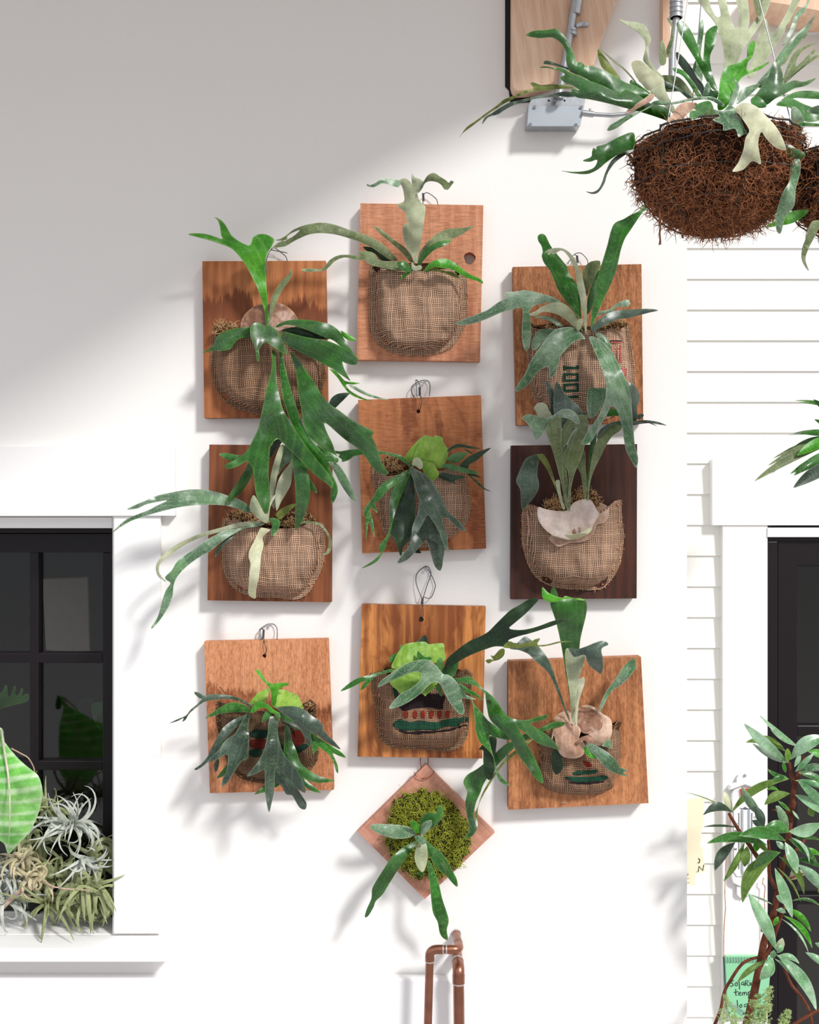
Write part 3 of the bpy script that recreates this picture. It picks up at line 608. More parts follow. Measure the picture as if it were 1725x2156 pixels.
f([(1050,1010),(1090,960),(1150,910),(1220,880),(1300,870),(1400,865),(1480,862),(1540,875),(1480,890),(1400,910),(1320,930),(1250,940),(1180,970),(1120,1000),(1070,1030)],[(1050,1020,96),(1250,900,110),(1540,875,112)],'slate')
f([(960,930),(900,870),(840,820),(780,780),(700,755),(620,735),(560,728),(500,738),(430,745),(425,775),(430,785),(370,820),(300,870),(230,900),(150,930),(65,968),(110,982),(200,970),(300,935),(400,890),(480,870),(545,855),(555,900),(550,1000),(552,1100),(570,1160),(590,1165),(610,1120),(615,1000),(612,920),(605,880),(640,840),(700,825),(750,820),(820,860),(880,900),(930,945)],[(950,940,90),(700,790,118),(500,800,125),(100,970,118)],'silver',4)
f([(640,925),(700,915),(760,925),(810,950),(850,990),(800,985),(760,955),(700,938)],[(850,985,85),(640,925,90)],'silver',2)
f([(960,960),(930,900),(890,850),(840,820),(790,815),(740,830),(690,850),(650,880),(600,905),(650,915),(700,885),(760,890),(820,910),(880,950),(930,1000),(965,1010)],[(960,980,100),(850,860,125),(620,905,132)],'paleg',4)
f([(620,1150),(630,1080),(670,1020),(720,1008),(800,1015),(760,1060),(700,1110),(650,1160)],[(800,1030,92),(630,1140,92)],'silver')
f([(1080,1030),(1120,1040),(1170,1080),(1200,1140),(1190,1160),(1140,1110),(1100,1070)],[(1080,1030,92),(1195,1150,100)],'silver')
f([(1010,1080),(970,1030),(920,1000),(880,995),(800,1010),(740,1060),(690,1130),(640,1200),(600,1270),(570,1340),(520,1410),(500,1455),(530,1460),(600,1410),(650,1340),(700,1295),(745,1290),(745,1365),(780,1350),(810,1290),(830,1210),(870,1160),(920,1110),(970,1085)],[(1005,1070,98),(800,1150,130),(520,1450,112)],'silver',7)
f([(945,1005),(955,950),(980,935),(995,950),(985,985),(965,1020)],[(965,980,108)],'paleg',3)
fr(Cc,'px',[(1241,710),(1255,745),(1272,790),(1277,820),(1272,850),(1258,880),(1240,905),(1228,925),(1226,936),(1245,930),(1262,900),(1280,870),(1287,855),(1300,865),(1310,900),(1318,945),(1330,970),(1340,985),(1344,965),(1337,935),(1334,900),(1331,860),(1328,830),(1317,795),(1300,760),(1285,735),(1262,714)],[(1245,712,102),(1290,830,150),(1338,975,150)],'silver',7,o=12)
wireloop(Cc,[('c3',[(885,540,24),(890,520,14),(935,465,10),(980,460,10),(1020,500,12),(1030,535,20)]),('c3',[(940,540,22),(952,490,12),(935,470,10)])]+twist('c3',(950,475),(955,530),6,3,(12,18)))

# ---- fern D
f = lambda *a, **k: fr(Dd, 'c4', *a, **k)
mosspatch(Dd,'c4',[(715,1070),(740,1035),(800,1020),(900,1050),(950,1090),(900,1120),(800,1090)],62,170,r=.0008,wob=.12,curl=.7,L=(9,22))
mosspatch(Dd,'c4',[(1040,1120),(1060,1060),(1130,1030),(1200,1035),(1250,1080),(1200,1110),(1120,1135)],62,170,r=.0008,wob=.12,curl=.7,L=(9,22))
mosspatch(Dd,'c4',[(900,1120),(930,1070),(1050,1060),(1060,1120),(1000,1135)],58,30,r=.0008,wob=.12,curl=.7,L=(7,16))
f([(1000,1010),(975,960),(972,880),(980,800),(1000,720),(1030,640),(1055,620),(1050,680),(1030,760),(1012,840),(1005,930)],[(1000,1010,80),(1040,640,100)],'paleg')
f([(1015,810),(1030,700),(1060,625),(1105,670),(1108,710),(1060,750)],[(1020,810,76),(1090,660,85)],'silver')
f([(1010,1010),(1005,930),(1020,850),(1050,790),(1090,740),(1112,700),(1108,780),(1100,860),(1070,920),(1040,970),(1020,1015)],[(1015,1010,82),(1100,720,92)],'paleg')
f([(1150,1100),(1170,1085),(1210,1085),(1270,1095),(1310,1130),(1340,1180),(1348,1230),(1330,1280),(1295,1288),(1320,1260),(1330,1210),(1315,1160),(1285,1120),(1230,1100)],[(1170,1090,85),(1310,1140,95),(1310,1285,85)],'sage',3)
f([(850,1000),(800,960),(720,930),(640,905),(560,893),(480,893),(380,910),(290,930),(220,960),(160,985),(108,1013),(170,1008),(220,985),(290,968),(350,960),(300,985),(270,1000),(250,1012),(180,1040),(110,1070),(60,1110),(18,1155),(70,1120),(130,1085),(200,1060),(300,1030),(400,1005),(500,990),(600,985),(700,990),(780,1010),(850,1038)],[(850,1010,85),(600,940,120),(300,960,130),(40,1130,125)],'silver',4)
f([(930,1085),(860,1085),(780,1095),(690,1120),(600,1145),(500,1180),(400,1230),(330,1285),(290,1335),(282,1380),(300,1425),(345,1452),(322,1425),(302,1390),(307,1348),(340,1312),(410,1260),(500,1207),(600,1170),(700,1143),(800,1118),(900,1100)],[(930,1090,86),(600,1155,105),(300,1360,112)],'paleg',2)
f([(930,1098),(850,1108),(770,1130),(690,1145),(640,1170),(580,1205),(520,1250),(460,1290),(410,1330),(380,1380),(340,1420),(345,1440),(370,1460),(345,1500),(325,1550),(310,1610),(290,1670),(255,1725),(265,1732),(310,1680),(360,1600),(385,1530),(390,1470),(420,1410),(480,1350),(550,1300),(620,1260),(680,1210),(740,1170),(820,1130),(920,1112)],[(930,1100,92),(640,1200,118),(380,1440,125),(260,1730,118)],'silver',4)
f([(640,1290),(660,1240),(710,1190),(770,1150),(740,1190),(690,1240),(650,1295)],[(760,1155,98),(645,1292,100)],'slate',2)
f([(945,1095),(900,1068),(865,1035),(850,1000),(860,950),(880,930),(920,1000),(950,1040),(978,960),(1005,925),(1000,950),(985,975),(972,1020),(965,1090)],[(950,1085,92),(880,950,100)],'paleg')
f([(1010,1040),(1060,1000),(1110,980),(1135,985),(1100,1015),(1065,1050),(1030,1075)],[(1020,1060,84),(1130,985,88)],'olive')
f([(980,1165),(985,1110),(970,1070),(1000,1065),(1035,1085),(1030,1120),(1005,1165),(990,1172)],[(990,1070,95),(990,1170,100)],'mid',3)
f([(970,1135),(920,1125),(900,1160),(880,1200),(850,1260),(845,1300),(855,1340),(850,1400),(845,1470),(845,1530),(885,1553),(890,1500),(905,1430),(915,1360),(920,1290),(935,1230),(930,1180),(975,1140)],[(960,1130,98),(880,1270,115),(865,1545,105)],'cream',4)

# ---- fern E
f = lambda *a, **k: fr(E, 'c5', *a, **k)
mosspatch(E,'c5',[(540,960),(570,860),(640,810),(740,820),(800,880),(820,960),(750,1000),(640,1010)],58,240,r=.0008,wob=.12,curl=.7,L=(8,20),out=.5)
for ol,d in (([(1190,760),(1260,710),(1320,703),(1420,725),(1510,748),(1420,748),(1320,735),(1250,748),(1205,775)],80),([(1340,745),(1400,765),(1435,800),(1390,780)],82)):
    f(ol,[(1200,760,75),(1510,748,d)],'dark',2)
f([(1180,850),(1200,830),(1260,790),(1380,785),(1350,830),(1300,875),(1240,882)],[(1190,850,78),(1380,785,85)],'deep')
f([(1310,910),(1370,840),(1440,800),(1520,765),(1605,740),(1540,800),(1470,860),(1400,900),(1390,940),(1340,930)],[(1320,910,82),(1605,740,100)],'dark',3)
f([(1100,990),(1180,980),(1260,1000),(1355,1010),(1340,1035),(1260,1050),(1275,1085),(1200,1060),(1110,1020)],[(1100,1000,80),(1350,1020,86)],'dark')
f([(1140,900),(1220,890),(1320,920),(1420,950),(1490,980),(1420,988),(1330,972),(1240,957),(1150,930)],[(1150,910,84),(1490,980,98)],'deep')
f([(1380,985),(1470,995),(1515,1028),(1470,1020),(1420,1010),(1480,1060),(1540,1120),(1615,1160),(1530,1130),(1460,1070),(1400,1010)],[(1380,990,84),(1610,1158,80)],'dark',1)
f([(860,905),(800,850),(740,810),(660,790),(540,768),(440,765),(350,752),(250,758),(170,772),(115,768),(130,795),(160,800),(150,825),(180,850),(185,875),(250,855),(300,820),(380,805),(500,800),(600,805),(680,825),(750,860),(810,900),(850,930)],[(850,915,85),(600,785,105),(150,800,100)],'mid',4)
f([(780,850),(820,770),(870,710),(930,650),(970,620),(1020,630),(1060,635),(1080,620),(1140,640),(1155,690),(1190,740),(1200,790),(1180,860),(1140,930),(1100,935),(1050,890),(1010,900),(940,870),(860,870)],[(980,880,74),(1100,640,60)],'lime',16,name='shield_frond',wr=3,label='lime green rounded shield frond')
f([(950,870),(1040,880),(1085,930),(1110,1000),(1050,1055),(1010,1020),(960,960)],[(1000,900,86),(1050,1040,84)],'lime',8,name='shield_frond',wr=3)
f([(865,860),(900,740),(960,640),(1000,700),(1030,790),(1005,870),(940,875)],[(950,870,86),(960,660,86)],'lime',6,name='shield_frond',wr=3)
f([(1000,1385),(960,1460),(900,1540),(860,1600),(820,1680),(770,1750),(712,1840),(800,1815),(870,1750),(930,1680),(990,1620),(1010,1680),(1040,1780),(1070,1870),(1115,1915),(1140,1880),(1150,1800),(1165,1700),(1140,1600),(1080,1480),(1040,1400)],[(1010,1390,105),(1100,1890,100)],'slate',5)
f([(880,1740),(940,1745),(920,1715),(900,1700)],[(900,1730,70)],'dark',1)
f([(845,960),(800,1080),(740,1220),(690,1370),(650,1500),(640,1560),(690,1610),(710,1680),(745,1775),(770,1690),(820,1640),(860,1600),(880,1450),(880,1200),(860,1000)],[(845,970,94),(740,1300,110),(745,1760,100)],'dark',5)
f([(840,955),(770,1000),(700,1080),(655,1180),(635,1300),(635,1420),(640,1500),(610,1580),(545,1665),(535,1710),(555,1745),(500,1800),(440,1845),(370,1890),(440,1868),(520,1822),(572,1745),(595,1700),(615,1640),(640,1560),(690,1360),(735,1230),(795,1090),(842,970)],[(835,960,98),(680,1300,122),(570,1700,122),(380,1888,110)],'deep',5)
f([(830,945),(770,970),(700,1010),(620,1050),(560,1090),(510,1150),(490,1195),(440,1260),(395,1320),(393,1370),(408,1420),(412,1520),(412,1610),(425,1540),(438,1450),(455,1480),(480,1560),(492,1590),(490,1520),(475,1420),(452,1350),(465,1310),(515,1362),(518,1330),(495,1265),(520,1255),(580,1195),(640,1130),(720,1070),(790,1010),(840,960)],[(830,950,96),(600,1120,120),(430,1400,115)],'mid',4,o=3)
f([(850,920),(900,950),(960,980),(1020,1030),(1060,1080),(1110,1160),(1150,1240),(1180,1320),(1230,1380),(1290,1430),(1340,1480),(1365,1530),(1330,1530),(1270,1490),(1210,1430),(1165,1405),(1145,1420),(1160,1500),(1190,1600),(1195,1670),(1208,1730),(1170,1700),(1140,1620),(1100,1520),(1050,1440),(1010,1385),(990,1390),(960,1450),(920,1520),(870,1585),(850,1550),(855,1500),(870,1450),(900,1380),(920,1290),(920,1220),(890,1150),(870,1060),(840,980),(835,930)],[(845,930,102),(980,1200,140),(1180,1650,130)],'slate',7)
f([(855,905),(860,860),(880,835),(920,835),(950,870),(955,920),(930,945),(890,915)],[(900,880,110)],'paleg',4)
wireloop(E,[('c5',[(870,255,26),(848,200,14),(848,160,10),(900,115,6),(970,92,4),(1010,105,6),(1025,150,8),(1018,245,26)]),('c5',[(900,250,20),(895,150,12),(890,90,10),(912,110,12),(935,170,14),(918,240,22)]),('c5',[(925,240,26),(948,270,34),(935,350,36),(912,390,28)])]+twist('c5',(925,160),(928,235),7,4,(16,22)))

# ---- fern F
f = lambda *a, **k: fr(Ff, 'c6', *a, **k)
mosspatch(Ff,'c6',[(440,1240),(460,1180),(540,1130),(620,1160),(660,1240),(600,1270),(500,1265)],84,200,r=.0008,wob=.12,curl=.7,L=(8,19),out=.5)
mosspatch(Ff,'c6',[(670,1200),(680,1110),(760,1075),(860,1085),(920,1150),(930,1210),(880,1240),(780,1220)],80,240,r=.0008,wob=.12,curl=.7,L=(8,19),out=.5)
f([(485,1500),(520,1550),(570,1580),(650,1550),(760,1540),(830,1512),(880,1450),(900,1390),(960,1370),(1000,1320),(1005,1250),(960,1210),(890,1200),(800,1300),(600,1400)],[(700,1300,84),(700,1550,88)],'papery',3,name='shield_frond',wr=3,label='papery pink outer shield frond')
f([(385,1235),(450,1250),(540,1265),(640,1262),(690,1200),(760,1170),(830,1165),(870,1200),(900,1260),(920,1300),(880,1370),(850,1430),(800,1470),(740,1500),(650,1515),(580,1500),(500,1470),(430,1410),(385,1330)],[(650,1230,104),(620,1380,106),(640,1510,95)],'white',12,name='shield_frond',wr=3,label='white felted shield frond')
f([(480,1440),(560,1465),(650,1478),(740,1465),(810,1430),(860,1400),(850,1440),(800,1480),(740,1508),(650,1522),(580,1507),(510,1480)],[(650,1470,109),(650,1520,100)],'cream',2,name='shield_frond',wr=2,label='pale green rim of the white shield frond')
f([(460,130),(500,170),(530,230),(520,300),(550,400),(540,450),(500,440),(490,300),(465,220)],[(530,440,105),(465,140,115)],'slate',3)
f([(350,370),(380,330),(420,322),(460,340),(480,385),(505,440),(430,455),(385,440),(370,400)],[(420,380,118)],'paleg',8)
f([(590,620),(600,560),(560,480),(525,400),(522,300),(530,200),(545,140),(580,170),(620,240),(680,300),(730,340),(770,390),(820,440),(740,470),(660,540)],[(600,600,112),(560,170,135)],'slate',4)
f([(640,1250),(620,1100),(602,1000),(598,900),(590,800),(585,700),(590,600),(610,520),(660,460),(720,430),(830,435),(780,490),(700,560),(650,650),(612,750),(625,850),(645,1000),(662,1200)],[(650,1240,112),(600,750,126),(750,450,140)],'sage',4)
f([(740,440),(800,430),(830,436),(790,480),(740,540),(700,530)],[(760,480,128)],'silver',2)
f([(650,1255),(648,1150),(655,1000),(640,900),(612,860),(605,780),(640,700),(680,600),(740,540),(780,480),(822,470),(822,560),(800,660),(780,760),(740,860),(700,960),(675,1080),(668,1255)],[(658,1250,114),(700,800,122),(800,500,130)],'sage',5,o=-1)
f([(790,1155),(775,1050),(760,950),(720,860),(740,800),(790,740),(802,800),(802,900),(812,1000),(805,1155)],[(800,1150,100),(780,780,105)],'sage',3)
f([(812,1160),(820,1000),(830,850),(840,700),(860,620),(898,580),(895,660),(870,760),(852,880),(838,1000),(824,1160)],[(818,1150,102),(880,600,120)],'deep',3)
f([(820,1165),(828,1050),(840,900),(860,780),(890,680),(930,590),(980,540),(1060,505),(1125,495),(1110,560),(1040,610),(990,680),(940,780),(890,880),(852,980),(832,1100),(828,1165)],[(824,1160,106),(900,700,124),(1100,500,142)],'sage',5)
f([(905,640),(920,570),(990,510),(1060,488),(1130,480),(1200,490),(1300,475),(1380,480),(1450,495),(1510,522),(1440,512),(1370,502),(1290,507),(1220,522),(1160,530),(1060,512),(990,548)],[(905,630,122),(1100,495,135),(1510,522,135)],'slate',2,o=4)
f([(1250,460),(1255,430),(1290,420),(1310,430),(1300,450),(1270,470)],[(1280,440,120)],'slate',2)
f([(1330,490),(1350,478),(1380,500),(1425,525),(1390,515)],[(1350,485,138)],'slate',1)
f([(830,200),(900,195),(970,195),(990,230),(975,290),(940,360),(900,420),(850,460),(820,420),(812,330)],[(900,420,125),(900,200,118)],'silver',5)
f([(985,440),(1020,375),(1080,390),(1125,425),(1120,440),(1050,437)],[(1000,430,118)],'mid',2)
f([(1150,140),(1220,165),(1260,220),(1275,290),(1250,360),(1255,430),(1240,500),(1210,480),(1205,400),(1190,300),(1160,220)],[(1220,480,130),(1180,150,120)],'slate',5)
f([(385,770),(330,785),(280,810),(250,860),(220,930),(195,1010),(230,1080),(235,1160),(240,1230),(260,1262),(300,1210),(350,1150),(390,1080),(394,1020),(380,960),(385,880),(398,790)],[(390,775,110),(290,900,125),(260,1250,105)],'slate',6)
f([(378,778),(420,768),(450,790),(490,870),(520,960),(550,1050),(600,1180),(590,1190),(535,1060),(500,980),(460,900),(420,840),(390,800)],[(600,1180,108),(450,820,112),(385,775,108)],'olive',2)
f([(640,1255),(612,1150),(592,1040),(562,920),(530,800),(500,700),(470,620),(450,550),(475,500),(520,460),(560,440),(588,450),(592,560),(590,680),(600,780),(607,880),(612,980),(632,1100),(660,1255)],[(650,1250,118),(560,800,138),(520,470,155)],'sage',6)
f([(245,455),(290,425),(350,430),(420,450),(470,450),(520,430),(590,385),(650,378),(700,400),(735,440),(752,500),(720,505),(680,475),(620,455),(560,455),(510,475),(470,520),(430,590),(380,645),(350,620),(320,540),(280,490)],[(560,430,158),(380,520,172),(720,480,165)],'silver',6)
f([(545,1050),(540,1010),(560,995),(578,1010),(582,1080),(602,1180),(622,1245),(600,1245),(568,1150)],[(610,1240,118),(560,1000,128)],'paleg',2)

# ---- fern G
f = lambda *a, **k: fr(Gg, 'g1', *a, **k)
mosspatch(Gg,'g1',[(560,890),(620,860),(700,850),(900,850),(1100,850),(1250,800),(1320,780),(1280,850),(1100,920),(800,930)],62,220,r=.0008,wob=.12,curl=.7,L=(8,19),out=.5)
for r,c in (([(770,1030),(820,1010),(915,1020),(910,1075),(840,1085),(775,1070)],'green'),([(775,1100),(900,1095),(890,1170),(780,1165)],'red'),([(765,1190),(870,1180),(850,1245),(770,1240)],'green'),([(1130,1040),(1200,1020),(1240,1110),(1160,1160)],'red'),([(1150,1160),(1240,1135),(1270,1160),(1180,1215)],'green')): onpouch(PG,'g1',r,fG,INK[{'green':'gd','red':'rd'}[c]])
f([(760,790),(800,730),(840,690),(890,665),(935,655),(920,720),(890,790),(830,790)],[(890,790,84),(850,680,72)],'lime',7,name='shield_frond',wr=3)
f([(970,820),(1005,720),(1010,670),(1060,665),(1110,685),(1170,710),(1200,750),(1228,835),(1150,830),(1080,825)],[(1000,820,84),(1120,690,66)],'lime',9,name='shield_frond',wr=3)
f([(1020,935),(1090,935),(1160,960),(1210,1020),(1160,1005),(1090,975)],[(1020,940,85),(1210,1020,90)],'dark',3)
f([(805,1570),(850,1530),(895,1490),(910,1545),(850,1562)],[(850,1540,84)],'mid',2)
f([(975,1490),(1020,1452),(1028,1480),(990,1512)],[(1000,1480,84)],'mid',2)
f([(480,1432),(520,1370),(590,1290),(590,1350),(560,1400)],[(540,1360,92)],'mid',2)
f([(460,1300),(490,1260),(500,1290),(485,1360),(465,1380),(457,1340)],[(480,1320,88)],'slate',2)
f([(470,1220),(490,1150),(540,1090),(520,1180),(495,1240)],[(500,1160,100)],'mid',2)
f([(1010,1040),(1030,1080),(1060,1180),(1050,1220),(1020,1120)],[(1030,1130,100)],'dark',2)
f([(1000,1330),(1060,1410),(1140,1460),(1180,1530),(1220,1590),(1255,1650),(1245,1700),(1200,1690),(1160,1630),(1130,1580),(1080,1570),(1040,1500),(985,1450),(975,1380)],[(1010,1350,100),(1240,1690,95)],'slate',5)
f([(1070,980),(1110,1000),(1130,1100),(1170,1200),(1200,1290),(1260,1350),(1340,1400),(1420,1430),(1500,1452),(1430,1468),(1340,1470),(1260,1445),(1235,1430),(1280,1470),(1340,1520),(1380,1558),(1310,1545),(1250,1510),(1210,1450),(1160,1380),(1100,1300),(1060,1220),(1065,1100)],[(1090,985,98),(1150,1250,118),(1480,1450,108)],'deep',6)
f([(1290,1030),(1350,1070),(1420,1120),(1500,1170),(1560,1210),(1595,1255),(1540,1240),(1480,1215),(1500,1260),(1525,1320),(1530,1385),(1510,1370),(1490,1300),(1450,1230),(1400,1190),(1360,1160),(1350,1180),(1310,1222),(1305,1170),(1300,1110)],[(1290,1040,112),(1590,1250,105)],'mid',3)
f([(785,805),(740,775),(660,735),(560,710),(460,705),(370,710),(320,690),(288,685),(290,705),(330,740),(350,745),(310,790),(250,840),(210,890),(140,920),(68,957),(140,937),(190,912),(180,943),(210,925),(240,875),(300,822),(360,777),(430,757),(530,747),(620,752),(700,777),(750,807),(780,822)],[(780,812,98),(500,725,125),(200,900,120),(70,955,110)],'slate',4)
f([(790,845),(700,790),(620,775),(540,800),(460,850),(400,890),(380,915),(440,897),(520,872),(600,862),(700,860),(790,862)],[(780,850,94),(600,820,104),(385,912,96)],'mid',5)
f([(755,880),(680,900),(600,940),(530,1000),(480,1080),(440,1160),(400,1240),(340,1310),(285,1352),(310,1358),(380,1310),(440,1250),(500,1180),(540,1110),(600,1040),(680,960),(755,900)],[(750,885,98),(540,1040,122),(290,1355,112)],'slate',5)
f([(745,865),(700,930),(640,1040),(600,1070),(550,1110),(500,1180),(440,1240),(395,1290),(470,1275),(530,1240),(570,1225),(575,1290),(560,1370),(530,1440),(525,1500),(570,1470),(620,1400),(660,1330),(700,1280),(745,1262),(755,1180),(757,1080),(752,990),(765,900)],[(750,880,102),(670,1080,136),(560,1400,128)],'slate',7)
f([(1000,820),(1080,808),(1160,810),(1240,840),(1300,890),(1360,930),(1400,980),(1400,1010),(1440,1060),(1500,1120),(1548,1182),(1480,1150),(1400,1100),(1340,1050),(1300,1030),(1290,1060),(1300,1110),(1285,1165),(1250,1110),(1220,1040),(1190,980),(1140,940),(1080,890),(1020,850)],[(1010,825,102),(1220,900,136),(1540,1180,122)],'slate',6)
f([(1010,860),(1060,880),(1140,940),(1120,947),(1040,915)],[(1010,870,100),(1140,940,106)],'mid',2)
f([(945,895),(925,960),(920,1040),(900,1140),(870,1230),(820,1310),(770,1370),(738,1415),(800,1400),(860,1370),(890,1355),(895,1430),(895,1520),(905,1620),(930,1725),(955,1640),(975,1540),(980,1430),(985,1370),(1000,1335),(1050,1390),(1100,1440),(1160,1510),(1240,1558),(1240,1500),(1210,1430),(1170,1360),(1110,1290),(1060,1220),(1030,1150),(1010,1060),(1005,980),(1005,925)],[(970,910,106),(960,1200,150),(930,1700,132)],'slate',7,o=3)
f([(955,800),(950,720),(940,660),(900,610),(860,570),(825,520),(820,492),(850,500),(880,550),(910,590),(960,615),(1030,605),(1095,610),(1095,632),(1050,640),(1015,670),(1000,730),(985,800)],[(970,800,96),(960,640,118),(830,500,130)],'bright',4)
f([(770,862),(795,805),(830,765),(880,775),(930,800),(960,830),(1025,872),(1005,885),(950,862),(900,825),(850,830),(800,862)],[(890,800,112)],'bright',3)
f([(870,945),(890,870),(945,840),(950,880),(915,925)],[(920,870,106),(880,940,102)],'mid',3)
f([(985,885),(1015,865),(1030,890),(1020,925),(1000,915)],[(1010,890,112)],'mid',2)
wireloop(Gg,[('g1',[(862,240,20),(845,160,12),(870,130,8),(920,100,5),(965,98,5),(995,125,8),(1002,170,10),(1000,232,22)]),('g1',[(870,235,20),(855,140,12),(890,150,14)]),('g1',[(885,230,24),(890,260,34),(908,320,36),(895,370,28)])]+twist('g1',(885,150),(880,225),7,4,(14,20)))
wireloop(Gg,[('g1',[(500,640,34),(530,670,38),(555,705,32)])],.6,M_dark,'loose_thread')

# ---- fern H
f = lambda *a, **k: fr(Hh, 'g2', *a, **k)
mosspatch(Hh,'g2',[(320,790),(420,760),(600,770),(800,780),(930,780),(800,830),(500,835)],60,120,r=.0008,wob=.12,curl=.7,L=(8,19))
onpouch(PH,'g2',[(425,960),(460,940),(740,930),(742,1000),(735,1035),(640,1020),(540,1030),(470,1042)],fH,INK['black'])
for x in (495,555,610,665,720,775): onpouch(PH,'g2',[(x-13,1048),(x+13,1046),(x+12,1088),(x-12,1090)],fH,INK['red'],'printed_mark')
onpouch(PH,'g2',[(405,1138),(450,1100),(520,1118),(600,1110),(700,1120),(790,1095),(900,1085),(915,1110),(860,1130),(850,1150),(760,1150),(700,1172),(600,1172),(500,1178),(450,1165)],fH,INK['green'])
onpouch(PH,'g2',[(420,1160),(500,1185),(620,1178),(700,1178),(800,1162),(895,1135),(890,1150),(780,1180),(640,1195),(500,1198)],fH,INK['black'])
onpouch(PH,'g2',[(410,890),(432,900),(440,950),(415,940)],fH,INK['green'])
f([(560,590),(600,550),(628,535),(645,600)],[(600,580,66)],'dark',2,avoid=False)
f([(385,715),(395,672),(440,650),(460,595),(472,640),(440,700)],[(430,680,70)],'mid',2)
f([(400,755),(415,700),(450,640),(490,595),(560,582),(620,578),(650,595),(700,590),(748,592),(755,640),(762,700),(700,720),(640,720),(560,725),(480,755)],[(600,740,84),(600,590,66)],'lime',10,name='shield_frond',wr=3,label='lime green crinkled shield frond')
f([(385,850),(400,780),(470,750),(560,720),(640,740),(700,820),(700,880),(640,930),(625,945),(600,925),(560,930),(480,938),(430,900)],[(560,760,92),(560,930,95)],'lime',8,name='shield_frond',wr=3)
f([(575,640),(620,680),(660,680),(665,700),(610,700),(572,700)],[(620,690,94)],'mid',2)
f([(730,780),(760,740),(820,710),(850,700),(845,750),(820,810),(780,820)],[(780,770,92)],'mid',3)
f([(700,760),(705,700),(735,685),(745,740),(730,790)],[(720,740,96)],'mid',2)
f([(690,870),(730,880),(740,945),(715,925)],[(715,900,100)],'mid',2)
f([(920,900),(960,920),(1018,972),(970,950),(900,920),(840,880),(860,860)],[(850,870,100),(1018,972,105)],'mid',2)
f([(400,760),(340,775),(260,800),(180,820),(110,860),(55,912),(120,890),(180,860),(220,845),(195,880),(190,905),(230,880),(280,822),(340,795),(410,778)],[(405,768,92),(200,840,98),(60,910,88)],'mid',3)
f([(745,790),(770,700),(820,650),(870,610),(930,570),(1000,540),(1050,510),(1100,460),(1150,410),(1200,365),(1260,330),(1330,290),(1388,293),(1340,350),(1290,400),(1230,450),(1190,490),(1260,500),(1330,490),(1400,470),(1480,440),(1560,425),(1648,427),(1570,440),(1490,470),(1400,500),(1320,525),(1260,540),(1190,565),(1190,580),(1240,592),(1200,615),(1100,610),(1030,630),(950,660),(870,700),(800,750)],[(750,780,98),(1000,580,150),(1380,400,210)],'dark',6)
f([(1190,575),(1250,597),(1330,580),(1370,560),(1398,558),(1380,598),(1450,595),(1530,575),(1600,577),(1530,586),(1440,608),(1380,612),(1300,614),(1200,622),(1150,615)],[(1200,600,182),(1600,577,200)],'olive',2)
f([(1030,705),(1060,695),(1082,700),(1065,672),(1085,675),(1100,660),(1130,630),(1158,628),(1155,670),(1120,700),(1080,710),(1050,725)],[(1150,640,120),(1040,710,110)],'olive',3)
f([(920,895),(950,990),(1000,1050),(1050,1110),(1120,1160),(1200,1210),(1190,1240),(1100,1222),(1058,1210),(1062,1270),(1085,1350),(1110,1440),(1150,1500),(1195,1545),(1150,1535),(1118,1505),(1095,1440),(1080,1350),(1030,1290),(990,1250),(965,1180),(955,1080),(940,980)],[(925,900,110),(1020,1150,145),(1150,1530,140)],'mid',5)
fr(Hh,'g3',[(335,1240),(395,1250),(392,1340),(385,1420),(380,1520),(345,1585),(300,1540),(292,1420),(290,1350),(258,1345),(290,1300)],[(365,1250,128),(340,1570,120)],'dark',5)
f([(1030,920),(1070,960),(1130,1030),(1165,1070),(1230,1100),(1310,1105),(1380,1085),(1448,1068),(1440,1095),(1380,1115),(1330,1130),(1390,1170),(1450,1210),(1500,1260),(1525,1305),(1470,1290),(1400,1270),(1330,1220),(1260,1165),(1290,1230),(1340,1320),(1380,1400),(1410,1470),(1415,1530),(1370,1500),(1310,1420),(1250,1340),(1200,1240),(1120,1160),(1060,1100),(1040,1020)],[(1030,920,125),(1180,1120,172),(1400,1500,150)],'deep',7)
f([(790,830),(860,820),(920,812),(960,840),(1010,890),(1060,930),(1100,970),(1140,1030),(1165,1070),(1100,1020),(1040,945),(980,885),(920,862),(850,852)],[(800,835,106),(960,850,125),(1150,1060,160)],'mid',3,o=4)
f([(745,795),(700,740),(640,700),(560,705),(490,730),(430,770),(370,810),(320,850),(310,885),(380,850),(450,820),(520,790),(570,780),(600,800),(590,840),(530,890),(460,930),(410,980),(383,1028),(450,1015),(520,980),(590,930),(650,870),(690,850),(730,870),(760,930),(790,990),(840,1050),(858,1066),(885,1060),(885,1010),(870,960),(920,965),(970,965),(900,935),(860,880),(820,830),(775,800)],[(745,795,112),(650,760,140),(400,1010,128)],'silver',6,o=4)
wireloop(Hh,[('g2',[(600,280,14),(565,190,8),(570,120,6),(625,72,4),(655,90,6),(662,130,8),(640,190,10),(612,280,14)]),('g2',[(610,275,14),(660,285,10),(690,220,8),(690,185,6),(655,110,4),(625,75,4)]),('g2',[(600,322,24),(612,345,33),(610,400,35),(598,425,28)])]+twist('g2',(607,282),(604,325),6,3,(14,24)))

